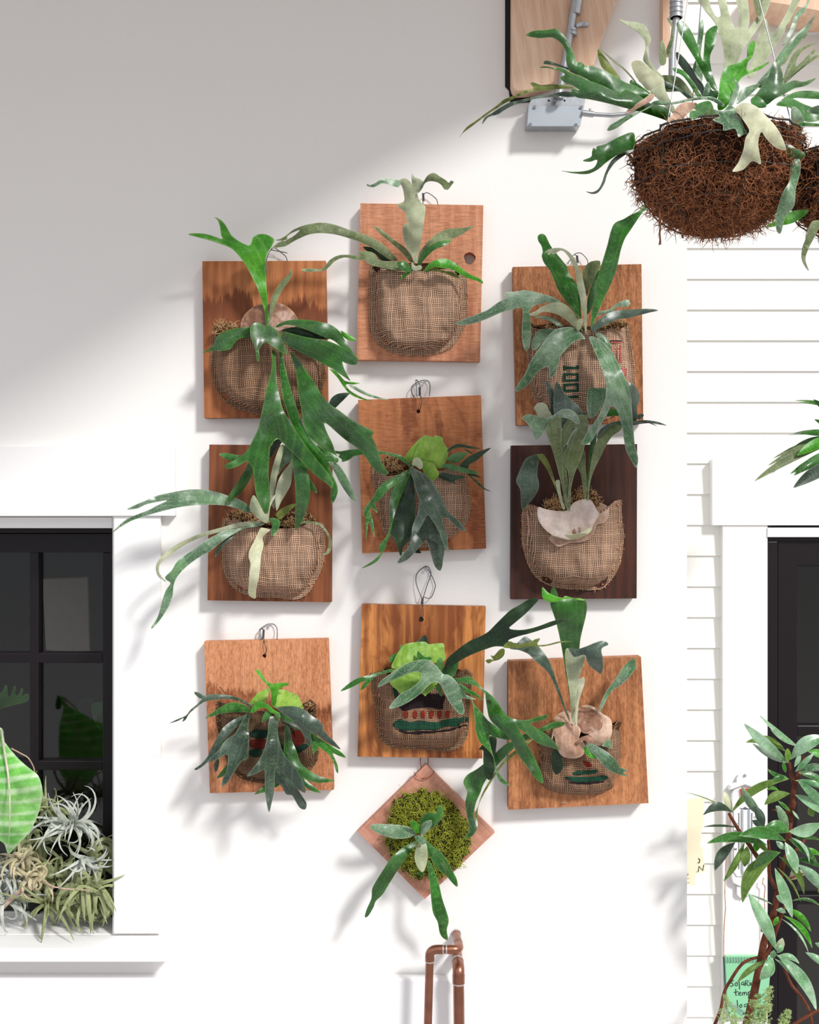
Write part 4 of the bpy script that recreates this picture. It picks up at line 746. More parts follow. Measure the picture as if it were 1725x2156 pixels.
# ---- fern I
f = lambda *a, **k: fr(I, 'g3', *a, **k)
mosspatch(I,'g3',[(780,1250),(790,1190),(840,1150),(870,1200),(850,1260)],66,140,r=.0008,wob=.12,curl=.7,L=(9,21))
mosspatch(I,'g3',[(700,1250),(850,1250),(1100,1260),(1300,1220),(1390,1130),(1300,1150),(1000,1180),(780,1220)],62,60,r=.0008,wob=.12,curl=.7,L=(7,16))
onpouch(PI_,'g3',[(1000,1525),(1050,1508),(1130,1512),(1190,1500),(1180,1530),(1090,1540),(1010,1545)],fI,INK['green'])
onpouch(PI_,'g3',[(935,1560),(1020,1558),(1130,1560),(1230,1550),(1280,1560),(1240,1588),(1120,1600),(1000,1598)],fI,INK['green'])
onpouch(PI_,'g3',[(970,1600),(1120,1606),(1240,1592),(1230,1604),(1100,1618),(1000,1612)],fI,INK['black'])
onpouch(PI_,'g3',[(1080,1440),(1120,1440),(1150,1470),(1110,1480)],fI,INK['red'])
f([(825,120),(830,80),(850,60),(870,90),(882,130),(860,160)],[(850,110,60)],'deep',2,avoid=True)
f([(1000,1120),(985,1000),(965,860),(940,720),(925,620),(900,480),(870,350),(845,270),(822,200),(835,155),(900,160),(980,150),(1060,150),(1100,165),(1112,220),(1100,300),(1075,400),(1058,480),(1050,560),(1030,700),(1010,850),(1008,1000),(1010,1120)],[(1005,1120,100),(990,600,130),(980,180,165)],'deep',6)
f([(755,100),(760,60),(800,100),(860,130),(920,145),(940,130),(1000,145),(1060,148),(1095,165),(1000,164),(900,168),(850,180),(790,172),(760,140)],[(1000,155,172),(760,90,185)],'bright',4)
f([(975,1125),(940,1050),(900,950),(860,850),(820,760),(770,700),(700,640),(650,590),(580,560),(500,545),(560,500),(620,450),(660,470),(720,520),(780,590),(820,660),(850,740),(880,830),(910,920),(940,1010),(968,1080)],[(970,1120,104),(850,780,145),(560,530,165)],'slate',5)
f([(1200,1060),(1218,980),(1260,890),(1310,820),(1360,750),(1400,690),(1450,640),(1475,620),(1495,650),(1498,700),(1470,740),(1430,790),(1370,840),(1310,880),(1270,940),(1235,1010)],[(1215,1050,80),(1330,840,90),(1480,640,100)],'silver',4)
f([(855,1105),(890,1060),(950,1035),(985,1060),(1010,1140),(900,1150)],[(930,1140,86),(930,1050,60)],'papery',4,name='shield_frond',wr=3)
f([(1030,1160),(1035,1050),(1060,1005),(1120,1000),(1180,1040),(1228,1090),(1228,1160),(1190,1205),(1140,1220),(1080,1210)],[(1130,1210,92),(1120,1010,62)],'brown',-8,name='shield_frond',wr=3,label='cupped brown shield frond')
f([(1100,1010),(1070,1000),(1120,992),(1190,1020),(1235,1060),(1290,1095),(1310,1150),(1300,1240),(1240,1310),(1170,1300),(1120,1230),(1190,1205),(1232,1160),(1230,1090),(1180,1035)],[(1240,1250,94),(1200,1050,72)],'papery',5,name='shield_frond',wr=3)
f([(850,1230),(830,1290),(840,1200),(870,1145),(960,1138),(1030,1150),(1062,1190),(1050,1260),(1092,1300),(1085,1380),(1020,1412),(930,1402),(880,1345)],[(960,1150,96),(960,1290,108),(980,1400,98)],'papery',12,name='shield_frond',wr=3,label='crinkled papery shield frond',ripple=5)
f([(1020,1290),(1060,1250),(1080,1240),(1140,1230),(1160,1290),(1120,1290),(1090,1270),(1060,1290)],[(1080,1260,118)],'brown',3,name='shield_frond',wr=3)
f([(830,1370),(870,1350),(920,1420),(920,1490),(870,1542),(832,1480)],[(880,1360,98),(870,1540,94)],'dark',5)
f([(1230,1310),(1290,1260),(1308,1330),(1270,1325)],[(1270,1300,96)],'silver',2)
f([(1110,1330),(1120,1280),(1200,1320),(1280,1370),(1340,1430),(1370,1480),(1435,1510),(1400,1520),(1425,1555),(1360,1540),(1290,1510),(1240,1470),(1200,1420),(1150,1370)],[(1110,1300,100),(1250,1400,112),(1420,1550,95)],'silver',6)
f([(1085,1350),(1105,1315),(1150,1370),(1205,1400),(1150,1415),(1110,1385)],[(1110,1340,106),(1200,1400,108)],'bright',2)
f([(1000,1135),(985,1050),(975,900),(960,800),(945,700),(938,600),(950,545),(980,560),(1020,610),(1092,595),(1090,650),(1060,740),(1040,810),(1030,900),(1018,1000),(1018,1130)],[(1008,1130,112),(1000,800,142),(1010,560,165)],'paleg',4)
f([(968,542),(1030,550),(1100,530),(1160,505),(1220,485),(1260,490),(1280,515),(1240,535),(1225,560),(1235,620),(1238,700),(1222,747),(1180,720),(1130,680),(1110,640),(1090,595),(1020,614),(990,590)],[(1000,570,170),(1150,580,185),(1220,730,165)],'slate',5)
f([(1020,1150),(1020,1000),(1025,900),(1030,850),(1018,785),(1060,785),(1080,768),(1095,800),(1080,860),(1052,950),(1038,1050),(1032,1150)],[(1026,1145,118),(1060,800,142)],'cream',4)
fr(I,'px',[(1190,1521),(1169,1519),(1148,1528),(1132,1536),(1105,1545),(1084,1558),(1065,1567),(1047,1582),(1028,1601),(1004,1620),(985,1631),(976,1647),(984,1668),(980,1690),(983,1715),(988,1740),(984,1757),(975,1766),(994,1761),(1005,1745),(1005,1728),(998,1718),(1002,1692),(1012,1668),(1020,1648),(1038,1622),(1060,1598),(1080,1578),(1100,1565),(1122,1552),(1150,1538),(1192,1526)],[(1190,1523,104),(1105,1557,120),(1010,1640,100),(985,1760,90)],'deep',5,o=0)
fr(I,'px',[(1140,1542),(1120,1556),(1100,1570),(1080,1584),(1060,1603),(1040,1630),(1024,1655),(1014,1675),(1006,1700),(1000,1716),(1006,1728),(1007,1700),(1016,1678),(1030,1654),(1046,1628),(1064,1606),(1086,1588),(1108,1570)],[(1130,1548,112),(1050,1620,102),(1003,1720,86)],'olive',2)
wireloop(I,[('g3',[(912,1770,42),(930,1758,46),(952,1765,42)])],.7,M_steel,'staple')

# ---- fern J
mosspatch(J,'g4',[(400,450),(520,395),(650,385),(760,420),(880,500),(930,600),(980,750),(960,850),(900,940),(820,1000),(720,1040),(600,1060),(500,1000),(430,930),(360,830),(340,700),(360,600)],32,2100,M_moss,M_mossbed,(14,36),.00085,bulge=22,out=.5,wob=.16,curl=1.3)
f = lambda *a, **k: fr(J, 'g4', *a, avoid=False, **k)
f([(560,690),(520,660),(440,640),(350,635),(260,632),(215,650),(240,685),(300,715),(380,740),(450,745),(520,735),(565,708)],[(555,700,75),(400,690,95),(220,652,95)],'silver',4)
f([(600,650),(600,600),(630,560),(680,545),(720,550),(730,510),(750,490),(770,510),(770,560),(760,590),(720,640),(680,670),(640,665)],[(610,650,78),(750,510,105)],'mid',4)
f([(535,670),(518,620),(550,610),(590,640),(607,690),(570,702)],[(590,690,84),(530,620,95)],'bright',2)
f([(660,910),(700,980),(740,1090),(765,1200),(795,1290),(815,1370),(800,1440),(808,1515),(770,1500),(745,1460),(730,1380),(695,1310),(680,1200),(670,1080),(655,980)],[(655,900,84),(720,1200,95),(800,1510,70)],'mid',4)
f([(640,760),(690,800),(760,850),(810,930),(850,1000),(878,1060),(880,1112),(840,1080),(790,1020),(730,980),(690,920),(652,840)],[(645,770,80),(760,920,90),(880,1110,68)],'mid',4)
f([(570,765),(500,790),(430,840),(370,900),(310,990),(260,1070),(230,1130),(225,1200),(190,1280),(175,1340),(200,1335),(240,1270),(260,1220),(310,1170),(360,1090),(410,1010),(450,950),(500,880),(550,815)],[(565,775,80),(380,980,98),(180,1335,75)],'deep',5)
f([(575,1000),(620,1000),(615,1025),(585,1022)],[(600,1010,72)],'mid',1)
f([(605,725),(605,660),(630,620),(680,605),(688,625),(672,670),(640,702),(618,728)],[(615,720,88),(680,615,104)],'silver',3)
f([(575,790),(600,770),(640,780),(652,830),(650,920),(620,997),(580,970),(555,900),(560,840)],[(610,780,94),(610,990,98)],'paleg',5)
f([(553,728),(600,722),(642,750),(630,785),(585,782)],[(600,750,104)],'silver',2)
wireloop(J,[('g4',[(553,240,10),(560,262,28),(600,285,30),(635,288,31),(680,265,30),(700,245,28),(704,228,10)]),('g4',[(605,200,10),(598,160,8),(600,128,4)]),('g4',[(648,190,10),(658,160,8),(655,128,4)]),('g4',[(640,290,31),(620,283,32),(640,280,32)])],.9,M_cuw)
tack(J,'g4',640,383,d=28)
# =============================================================== the room
def prism(name, crop, outline, d0, d1, mat, parent=None, holes=(), bw=0, step=4000, smooth=False, sm=0, loc=None):
    """solid traced at front depth d1 and running straight back to d0"""
    ol = T(crop, outline)
    if sm: ol = smoothpoly(ol, sm)
    hs = [T(crop,h) for h in holes]
    v,f = polymesh(ol, step, hs); front = [P(a,b,d1) for a,b in v]; bk = [Vector((p.x,-d0/1000,p.z)) for p in front]
    n = len(v); F = []; E = {}
    for q in f:
        a,b,c = v[q[0]],v[q[1]],v[q[2]]
        q = q if (b[0]-a[0])*(c[1]-a[1])-(b[1]-a[1])*(c[0]-a[0]) < 0 else tuple(reversed(q))
        F.append(q); F.append(tuple(i+n for i in reversed(q)))
        for i in range(3): E[(q[i],q[(i+1)%3])] = 1
    for (a,b) in list(E):
        if (b,a) not in E: F.append((b,a,a+n,b+n))
    o = obj(name, front+bk, F, mat, parent, smooth, loc)
    if bw: bevel(o, bw)
    return o
def rect(x0,y0,x1,y1): return [(x0,y0),(x1,y0),(x1,y1),(x0,y1)]
structure(prism('wall_back','px',[(-1600,-900),(1447,-900),(1447,2700),(-1600,2700)],-140,0,M_wall,holes=[rect(-700,1088,237,1966)]))
structure(prism('trim_1','px',rect(-900,940,368,1086),0,22,M_trim,bw=.0015))                       # head casing
structure(prism('trim_2','px',rect(240,1086,338,1966),0,16,M_trim,bw=.0015))                       # side casing
sl = structure(prism('trim_3','px',rect(-900,1997,357,2026),0,78,M_trim,bw=.002))                  # window stool
structure(prism('trim_4','px',rect(-900,1089,236,1112),-140,-12,M_trim,bw=.001))                   # head track
# window sash
W = thing('window_1','black sashed window with six visible panes behind the air plants','window',P(60,1500,-140)); W['kind'] = 'structure'
del W['label']; del W['category']
def sash(name, rects, d0, d1, parent, bw=.002):
    mb = MB()
    for x0,y0,x1,y1 in rects:
        a = P(x0,y0,d1); b = P(x1,y1,d1); mb.box((a.x,-d0/1000,a.z),(b.x,-d1/1000,b.z))
    o = mb.obj(name, M_black, parent, False); bevel(o,bw); return o
sash('frame',[(-700,1106,262,1122),(233,1122,262,2000)],-160,-96,W)
sash('sash_rail',[(-700,1122,240,1163),(216,1163,240,1995)],-155,-112,W)
sash('glazing_bar',[(62,1160,82,1995)],-150,-118,W,.003)
sash('glazing_bar',[(-700,1374,218,1396)],-150,-119,W,.003)
sash('glazing_bar',[(-700,1601,218,1622)],-150,-119,W,.003)
def glassmat():
    n = N('window_glass'); fz = n.n('ShaderNodeFresnel', {'IOR':1.52}).outputs[0]
    g = n.n('ShaderNodeBsdfGlossy', {'Color':G(.9),'Roughness':.03}); t = n.n('ShaderNodeBsdfTransparent', {'Color':(.82,.85,.83,1)})
    mx = n.n('ShaderNodeMixShader', {0:fz,1:t.outputs[0],2:g.outputs[0]}); return n.done(mx.outputs[0])
M_glass = glassmat()
for x0,x1 in ((-180,62),(82,217)):
    for y0,y1 in ((1163,1375),(1396,1602),(1622,1995)):
        a = P(x0-2,y0-2,-134); b = P(x1+2,y1+2,-134); mb = MB(); mb.box((a.x,.134,a.z),(b.x,.138,b.z)); mb.obj('pane',M_glass,W,False)
# the dark room behind the window
def darkbox(name, x0,x1,z0,z1,y0,y1,mat):
    mb = MB(); t = .02
    mb.box((x0,y1,z0),(x1,y1+t,z1)); mb.box((x0-t,y0,z0),(x0,y1,z1)); mb.box((x1,y0,z0),(x1+t,y1,z1)); mb.box((x0,y0,z1),(x1,y1,z1+t)); mb.box((x0,y0,z0-t),(x1,y1,z0))
    return structure(mb.obj(name, mat, None, False, loc=(0,0,0)))
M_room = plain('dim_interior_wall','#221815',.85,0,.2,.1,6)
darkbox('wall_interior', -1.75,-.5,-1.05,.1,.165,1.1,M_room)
# ledge under the window with its rounded corner
bsn = prism('washbasin','px',[(-900,2061),(870,2061),(925,2062),(965,2070),(1000,2085),(1030,2108),(1050,2135),(1062,2170),(1068,2230),(1068,2600),(-900,2600)],2,30,M_white,bw=.004,loc=P(500,2200,10))
tag(bsn,'white enamel basin back with a rounded top right corner below the window sill','basin')
structure(prism('trim_9','px',rect(-900,2059,905,2062),0,4,plain('grey_line','#b9b8b8',.6)))  # thin grey line along the basin's top edge
# ceiling out of view, its outline shaped to keep the upper wall in shade
def slab(name, poly, z0, z1, mat):
    n = len(poly); v = [(x,-d,z0) for x,d in poly]+[(x,-d,z1) for x,d in poly]
    f = [tuple(range(n)), tuple(reversed(range(n,2*n)))]+[((i+1)%n,i,i+n,(i+1)%n+n) for i in range(n)]
    return structure(obj(name, v, f, mat, None, False, loc=(0,0,0)))
slab('shade_ceiling', SHADE_CEIL, 1.27, 1.33, M_wall)
# set-back wall with clapboards
def clap():
    mb = MB(); f = 2650/2400/1000; per = 64.6; z = lambda py: (CY-py)*f; X = lambda px: (px-CX)*f
    for i in range(-22, 40):
        yb = 523.5+per*i; yt = yb-per; x0 = .42; x1 = 2.6
        if yb > 980: x1 = X(1505)
        if yb > 1106: x1 = X(1528)
        if 980 < yb < 1110: x1 = X(1528)
        zb, zt = z(yb), z(yt)
        mb.add([(x0,.2425,zb),(x1,.2425,zb),(x1,.2475,zt),(x0,.2475,zt),(x0,.262,zb),(x1,.262,zb),(x1,.262,zt),(x0,.262,zt)],
               [(0,1,2,3),(0,4,5,1),(3,2,6,7),(4,7,6,5),(0,3,7,4),(1,5,6,2)])
    return mb.obj('wall_right', M_siding, None, False, loc=(1.0,.25,0))
structure(clap())
structure(prism('trim_5','px',rect(1500,967,2400,1106),-262,-222,M_trim,bw=.0015))
structure(prism('trim_6','px',rect(1522,1106,1617,2700),-262,-226,M_trim,bw=.0015))
structure(prism('trim_7','px',rect(1617,1111,2400,1131),-262,-222,M_trim,bw=.001))
Dr = thing('door_1','x','door',P(1700,1600,-250)); Dr['kind'] = 'structure'; del Dr['label']; del Dr['category']
sash('frame',[(1617,1140,1638,2700),(1617,1131,2400,1140),(1626,1106,2400,1111)],-275,-232,Dr)
sash('stile',[(1637,1137,1680,2700)],-270,-238,Dr,.003)
sash('top_rail',[(1640,1137,2400,1192)],-270,-239,Dr,.003)
sash('glazing_bar',[(1678,1527,2400,1550)],-268,-240,Dr,.003)
sash('glazing_bar',[(1678,1884,2400,1904)],-268,-240,Dr,.003)
for y0,y1 in ((1192,1527),(1550,1884),(1904,2700)):
    a = P(1679,y0,-255); b = P(2300,y1,-255); mb = MB(); mb.box((a.x,.255,a.z),(b.x,.259,b.z)); mb.obj('pane',M_glass,Dr,False)
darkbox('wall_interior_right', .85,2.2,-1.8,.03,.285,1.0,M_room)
pn = prism('reflection_panel','px',[(88,1218),(186,1214),(190,1375),(96,1370)],-640,-600,plain('reflection_tone','#a89a94',.6),bw=.004,loc=P(140,1290,-620))  # added behind the glass to imitate a reflection in this pane
tag(pn,'added pale panel imitating a reflection in the upper right pane of the left window','panel')
# leaves in the dark room
M_in = LM['mid']
pl = thing('philodendron','ragged green leaf seen through the left window','houseplant',P(20,1480,-420))
fr(pl,'g8',[(-120,1850),(-40,1790),(0,1830),(25,1800),(40,1770),(52,1800),(55,1850),(75,1840),(95,1780),(110,1790),(105,1840),(125,1840),(150,1790),(160,1810),(150,1850),(180,1830),(200,1840),(188,1885),(120,1905),(40,1925),(-60,1950),(-140,1940)],[(-120,1900,-330),(190,1880,-330)],'bright',4,avoid=False,name='leaf')
pl = thing('climbing_houseplant','single glossy leaf behind the lower right window pane','houseplant',P(210,1500,-420))
fr(pl,'g8',[(630,1910),(680,1890),(760,1900),(800,1960),(790,2060),(740,2100),(690,2080),(650,2020),(632,1960)],[(640,1920,-330),(740,2090,-330)],'mid',4,avoid=False,name='leaf')
fr(pl,'g8',[(500,1990),(560,1880),(640,1870),(640,1910),(600,1950),(560,2000)],[(500,1990,-340),(640,1880,-340)],'dark',4,avoid=False,name='leaf')

# =============================================================== rafter, conduit, junction box
M_fir = woodmat('fir_beam','#ecccb2','#d3a585', seed=21, line='#a8714f', grain=.9, rot=math.radians(9), rough=.6)
bm_ = prism('wooden_beam','px',[(1079,-80),(1078,172),(1081,184),(1090,192),(1120,190),(1165,176),(1251,138),(1262,100),(1330,-80)],4,46,M_fir,bw=.003,loc=P(1180,60,20))
tag(bm_,'pale fir beam end leaving the wall at the top, beside a black gap','beam')
structure(prism('trim_8','px',[(1064,-80),(1079,-80),(1078,172),(1082,186),(1118,191),(1118,214),(1075,218),(1072,190),(1064,182)],-2,3,M_dark))
def cylp(parent,name,mat,pts,r,n=14):
    mb = MB(); mb.tube([P(*p) for p in pts], [q/1000 for q in r] if isinstance(r,(list,tuple)) else r/1000, n); o = mb.obj(name,mat,parent); return autosmooth(o)
cd = thing('electrical_conduit','steel conduit tube strapped to the pale beam above the junction box','conduit',P(1195,100,55))
cylp(cd,'tube',M_steel,[(1217,-30,58),(1177,205,58)],8)
cylp(cd,'coupling',M_steel,[(1221,-40,58),(1218,-8,58),(1212,30,58)],[10.5,10.5,10])
for i in range(2): cylp(cd,'clamp_ring',M_steel,[(1205.5+i,60+i*8,58),(1204+i,66+i*8,58)],10)
st = prism('strap','px',[(1213,50),(1222,46),(1238,46),(1242,50),(1239,55),(1224,55),(1214,58)],46,52,M_steel,cd,bw=.0008)
cylp(cd,'screw',M_steel,[(1230.5,51,51),(1230.5,51,55)],3.2)
cylp(cd,'connector',M_steel,[(1178,192,58),(1176,208,58)],[10,11])
jb = thing('junction_box','steel junction box with screwed cover under the beam end','electrical box',P(1170,240,100))
prism('box_body','px',[(1112,221),(1231,221),(1222,264),(1109,264)],2,40,M_steel,jb,bw=.001)
prism('cover','px',[(1112,222),(1231,222),(1222,266),(1109,266)],40,44,M_plate,jb,bw=.0015)
prism('mounting_bracket','px',[(1121,205),(1234,203),(1231,222),(1112,222)],30,36,M_steel,jb,bw=.001)
for x,y in ((1126,225.5),(1224,226),(1117,262),(1213,263)): cylp(jb,'screw',M_steel,[(x,y,44),(x,y,47)],3.4)
for x,y in ((1156,212),(1189,212)): cylp(jb,'knockout',M_dark,[(x,y,36),(x,y,36.6)],2.2)
cylp(jb,'bracket_screw',M_steel,[(1171,209,36),(1171,209,42)],4.5)
cylp(jb,'side_conduit',M_steel,[(1228,238,45),(1252,241,45),(1290,243,45),(1320,240,45),(1345,228,45)],4.5)
cylp(jb,'side_connector',M_steel,[(1226,238,45),(1250,241,45)],6.5)
cylp(jb,'side_screw',M_steel,[(1243,236,45),(1243,229,45)],2.5)
c2 = thing('electrical_conduit','steel conduit with ribbed coupling hanging behind the large basket fern','conduit',P(1424,60,120))
cylp(c2,'coupling',M_steel,[(1424,-40,120),(1424,38,120)],12)
for i in range(4): cylp(c2,'ring',M_steel,[(1424,4+i*10,120),(1424,8+i*10,120)],13.5)
cylp(c2,'tube',M_steel,[(1424,38,120),(1416,110,120),(1415,170,120)],7)
tag(prism('wooden_post','px',rect(1396,-60,1412,110),2,30,M_fir,loc=P(1404,40,10)),'narrow pinkish wooden post beside the ribbed conduit','post')
tag(prism('wooden_beam','px',[(1603,-60),(1900,-60),(1900,40),(1800,32),(1725,22),(1660,10),(1603,1)],-225,-120,M_fir,loc=P(1740,0,-170)),'pinkish beam crossing the top right corner above the siding','beam')

# =============================================================== copper pipes
def fit(parent,pts,r,name='elbow'): return cylp(parent,name,M_copper,pts,r,16)
def arc3(a,c,b,n=7):   # quadratic bend in (px,py,d)
    return [tuple(a[i]*(1-t)**2+2*c[i]*t*(1-t)+b[i]*t*t for i in range(3)) for t in [j/n for j in range(n+1)]]
cp = thing('copper_pipe','thinner copper pipe with two elbows running down in front of the basin deck','pipe',P(935,2010,60))
fit(cp,[(961,1966,1),(965,1984,50)],8.2,'pipe')
fit(cp,[(965,1984,50)]+arc3((966,1990,60),(969,2000,88),(955,1999,88))+[(943,1999,88)],9.3)
fit(cp,[(943,1999,88),(930,1999,88)],8.2,'pipe')
fit(cp,[(934,1999,88)]+arc3((925,1999,88),(905,1998,88),(905,2013,88))+[(905,2024,88)],9.3)
fit(cp,[(905,2022,88),(899,2240,88)],8.4,'pipe')
for p in ([(941.5,1999,88),(939,1999,88)],[(934,1999,88),(932,1999,88)]): cylp(cp,'solder_ring',M_solder,p,9.5)
cylp(cp,'solder_ring',M_solder,[(905,2023,88),(905,2025.5,88)],9.6)
cylp(cp,'wall_flange',M_solder,[(961,1965,0.5),(961.4,1967,5)],10)
cp = thing('copper_pipe','thicker copper pipe leaving the wall right of the elbowed pipe','pipe',P(965,2060,50))
fit(cp,[(962,2008,1),(964,2025,40)],11.2,'pipe')
fit(cp,[(964,2022,36)]+arc3((964.5,2028,44),(966,2036,70),(966,2052,70))+[(966,2068,70)],12.2)
fit(cp,[(966,2052,70),(966,2070,70)],12.8,'socket')
fit(cp,[(966,2068,70),(968,2240,70)],11.2,'pipe')
cylp(cp,'solder_ring',M_solder,[(966,2069,70),(966,2072,70)],13)
cylp(cp,'solder_ring',M_solder,[(964,2023,38),(964.2,2025,42)],12.6)

# =============================================================== hanging baskets
def basket(label, cx, cy, R, Hb, d, nf, fernlabel=None, wires=True, tilt=0):
    """wire basket lined with coir: centre of the rim at (cx,cy,d)"""
    c = P(cx,cy,d); t = thing('hanging_basket', label, 'hanging basket', c, 'coir-lined hanging baskets')
    rnd = random.Random(int(cx)); nu, nv = 56, 26; V = []; F = []
    def surf(u, v):      # u round, v 0 rim..1 bottom
        r = R*math.sqrt(max(0,1-(v)**2.6)); z = -Hb*(v**.92)
        k = 1+.13*mnoise.noise(Vector((math.cos(u)*3,math.sin(u)*3,v*4+cx)))+.05*mnoise.noise(Vector((math.cos(u)*9,math.sin(u)*9,v*12)))
        return c+Vector((math.cos(u)*r*k, math.sin(u)*r*k, z*(1+.03*k)+tilt*math.cos(u)*r))
    for j in range(nv+1):
        for i in range(nu): V.append(surf(2*math.pi*i/nu, j/nv))
    V.append(c+Vector((0,0,-.005)))
    F = [(j*nu+i, j*nu+(i+1)%nu, (j+1)*nu+(i+1)%nu, (j+1)*nu+i) for j in range(nv) for i in range(nu)]
    F += [((i+1)%nu, i, len(V)-1) for i in range(nu)]
    obj('liner', V, F, M_coirbed, t)
    mb = MB()
    for _ in range(nf):
        u = rnd.uniform(0,2*math.pi); v = math.sqrt(rnd.random())
        if math.sin(u) > .35 and rnd.random() < .8: u = -u
        p = surf(u,min(v,.995)); nrm = (p-(c+Vector((0,0,-Hb*.35)))).normalized()
        fibres(mb, rnd, p, nrm*.12, rnd.uniform(.018,.048), rnd.uniform(.0005,.0012), 8, 1.3)
    for _ in range(nf//7):    # ragged rim and dangling strands
        u = rnd.uniform(0,2*math.pi); p = surf(u, rnd.uniform(0,.12)); fibres(mb, rnd, p, Vector((math.cos(u)*.8,math.sin(u)*.8,.4)), rnd.uniform(.012,.03), .0008, 6, 1.2)
    o = mb.obj('coir_fibre', M_coir, t); o['kind'] = 'stuff'
    if wires:
        for v in (0.0,.07,.14,.42,.72,.93):
            w = MB(); pts = [surf(2*math.pi*i/48, v) for i in range(49)]; k = c+Vector((0,0,-Hb*v))
            pts = [k+(p-k)*1.07 for p in pts]; w.tube(pts, .0017 if v == 0 else .0011, 6, False); w.obj('rim_wire' if v == 0 else 'basket_wire', M_wired, t)
        for i in range(6):
            u = 2*math.pi*i/6-math.pi/2+.1; w = MB(); k = c+Vector((0,0,-Hb*.3))
            w.tube([k+(surf(u,v/14)-k)*1.075 for v in range(15)], .0012, 6, False); w.obj('basket_wire', M_wired, t)
        for i in range(3):
            u = 2*math.pi*i/3-.35; w = MB(); w.tube([surf(u,0), c+Vector((0,0,.5))], .0009, 6, False); w.obj('hanger_wire', M_steel, t)
    return t, c, surf
bk, bc, bs = basket('large coir basket hung at the top right, holding a spreading staghorn fern', 1508, 300, .122, .142, BD, 6500)
mb = MB(); rnd = random.Random(3)
for x,y,L in ((1390,440,75),(1560,470,22),(1438,478,22)):
    for k in range(4):
        pts = [P(x+rnd.uniform(-2,2),y+L*i/7+rnd.uniform(-2,2),BD+40+rnd.uniform(-3,3)) for i in range(8)]; mb.tube(pts,.0011,3,False)
o = mb.obj('dangling_fibre', M_coir, bk); o['kind'] = 'stuff'
def bf(crop, outline, axis, mat, cup=6, **k):
    s = BD-550; ax = [(a,b,c+s) for a,b,c in axis]
    return fr(bk, crop, outline, ax, mat, cup, avoid=False, th=1.4, step=6, **k)
g = 'g6'
bf(g,[(520,540),(620,510),(720,500),(800,520),(860,590),(890,650),(800,610),(700,610),(600,560)],[(880,640,520),(540,540,500)],'sage')
bf(g,[(720,385),(705,340),(735,250),(745,190),(712,120),(740,135),(755,200),(750,280),(735,340),(732,390)],[(730,390,470),(720,130,450)],'sage',2)
bf(g,[(665,420),(665,300),(680,268),(700,320),(705,420)],[(685,420,470),(680,270,460)],'sage',2)
bf(g,[(905,420),(920,260),(925,170),(950,128),(957,200),(940,330),(930,430)],[(915,420,490),(950,130,480)],'silver',2)
bf(g,[(890,560),(880,470),(905,400),(940,420),(950,520),(930,600)],[(920,590,500),(905,410,490)],'silver',2)
bf(g,[(1310,560),(1400,450),(1480,330),(1560,240),(1640,170),(1700,95),(1655,200),(1600,270),(1530,360),(1440,470),(1350,580)],[(1320,570,520),(1500,350,500),(1700,100,480)],'silver')
bf(g,[(1590,260),(1640,215),(1650,200),(1640,240),(1560,330),(1500,420),(1460,440),(1530,330)],[(1470,430,500),(1640,210,480)],'sage',2)
bf(g,[(1100,560),(1095,440),(1085,330),(1055,200),(1020,130),(960,60),(905,-30),(975,-30),(1010,60),(1045,112),(1070,90),(1050,-30),(1095,-30),(1130,100),(1170,190),(1192,100),(1170,-30),(1240,-30),(1262,120),(1255,190),(1310,110),(1370,-30),(1410,-30),(1370,100),(1310,200),(1260,270),(1220,330),(1180,420),(1140,560)],[(1120,560,530),(1130,300,500),(1130,-20,450)],'paleg',8)
bf(g,[(1250,500),(1290,380),(1310,280),(1340,180),(1370,120),(1400,218),(1440,200),(1500,100),(1565,-30),(1610,-30),(1540,120),(1480,240),(1420,330),(1370,400),(1290,510)],[(1270,500,525),(1350,300,490),(1580,-20,450)],'paleg',7)
bf(g,[(1330,140),(1300,60),(1290,-30),(1350,-30),(1345,60)],[(1330,140,480),(1320,-30,460)],'sage',3)
bf(g,[(1250,400),(1255,300),(1290,270),(1300,300),(1280,380)],[(1260,400,520),(1290,280,510)],'bright',3)
bf(g,[(1480,285),(1530,200),(1570,90),(1640,30),(1660,-30),(1670,-20),(1640,60),(1585,130),(1560,200),(1500,290)],[(1490,285,500),(1660,-20,470)],'silver',2)
bf(g,[(1480,570),(1500,480),(1530,400),(1570,340),(1640,300),(1715,288),(1640,322),(1585,380),(1572,440),(1620,400),(1690,330),(1697,350),(1640,420),(1560,490)],[(1490,560,530),(1580,400,520),(1700,300,510)],'sage',4)
bf(g,[(1440,560),(1540,480),(1640,410),(1760,330),(1760,350),(1650,430),(1550,510),(1460,590)],[(1450,570,530),(1760,340,500)],'sage',3)
bf('g5',[(1450,520),(1520,500),(1600,560),(1700,640),(1740,710),(1600,750),(1540,700),(1480,620)],[(1700,720,540),(1470,530,520)],'cream',6)
bf('g5',[(1640,660),(1600,560),(1548,500),(1560,420),(1560,340),(1500,260),(1420,210),(1345,158),(1430,178),(1510,185),(1570,220),(1602,290),(1610,340),(1582,400),(1592,480),(1640,560),(1720,650)],[(1700,660,540),(1590,480,510),(1345,160,470)],'paleg',6)
bf('g5',[(1170,410),(1190,415),(1240,480),(1320,590),(1360,650),(1290,620),(1210,560),(1178,480)],[(1350,645,520),(1175,415,490)],'olive',3)
bf('g5',[(1185,395),(1290,480),(1400,570),(1470,650),(1490,680),(1450,640),(1380,570),(1280,490)],[(1480,670,520),(1190,400,490)],'sage',1)
bf(g,[(470,560),(480,530),(520,560),(600,620),(560,610)],[(590,610,545),(480,540,520)],'deep',2)
bf(g,[(950,640),(900,560),(830,480),(780,410),(775,345),(830,390),(890,470),(940,540),(975,620)],[(960,630,545),(780,350,510)],'slate',5)
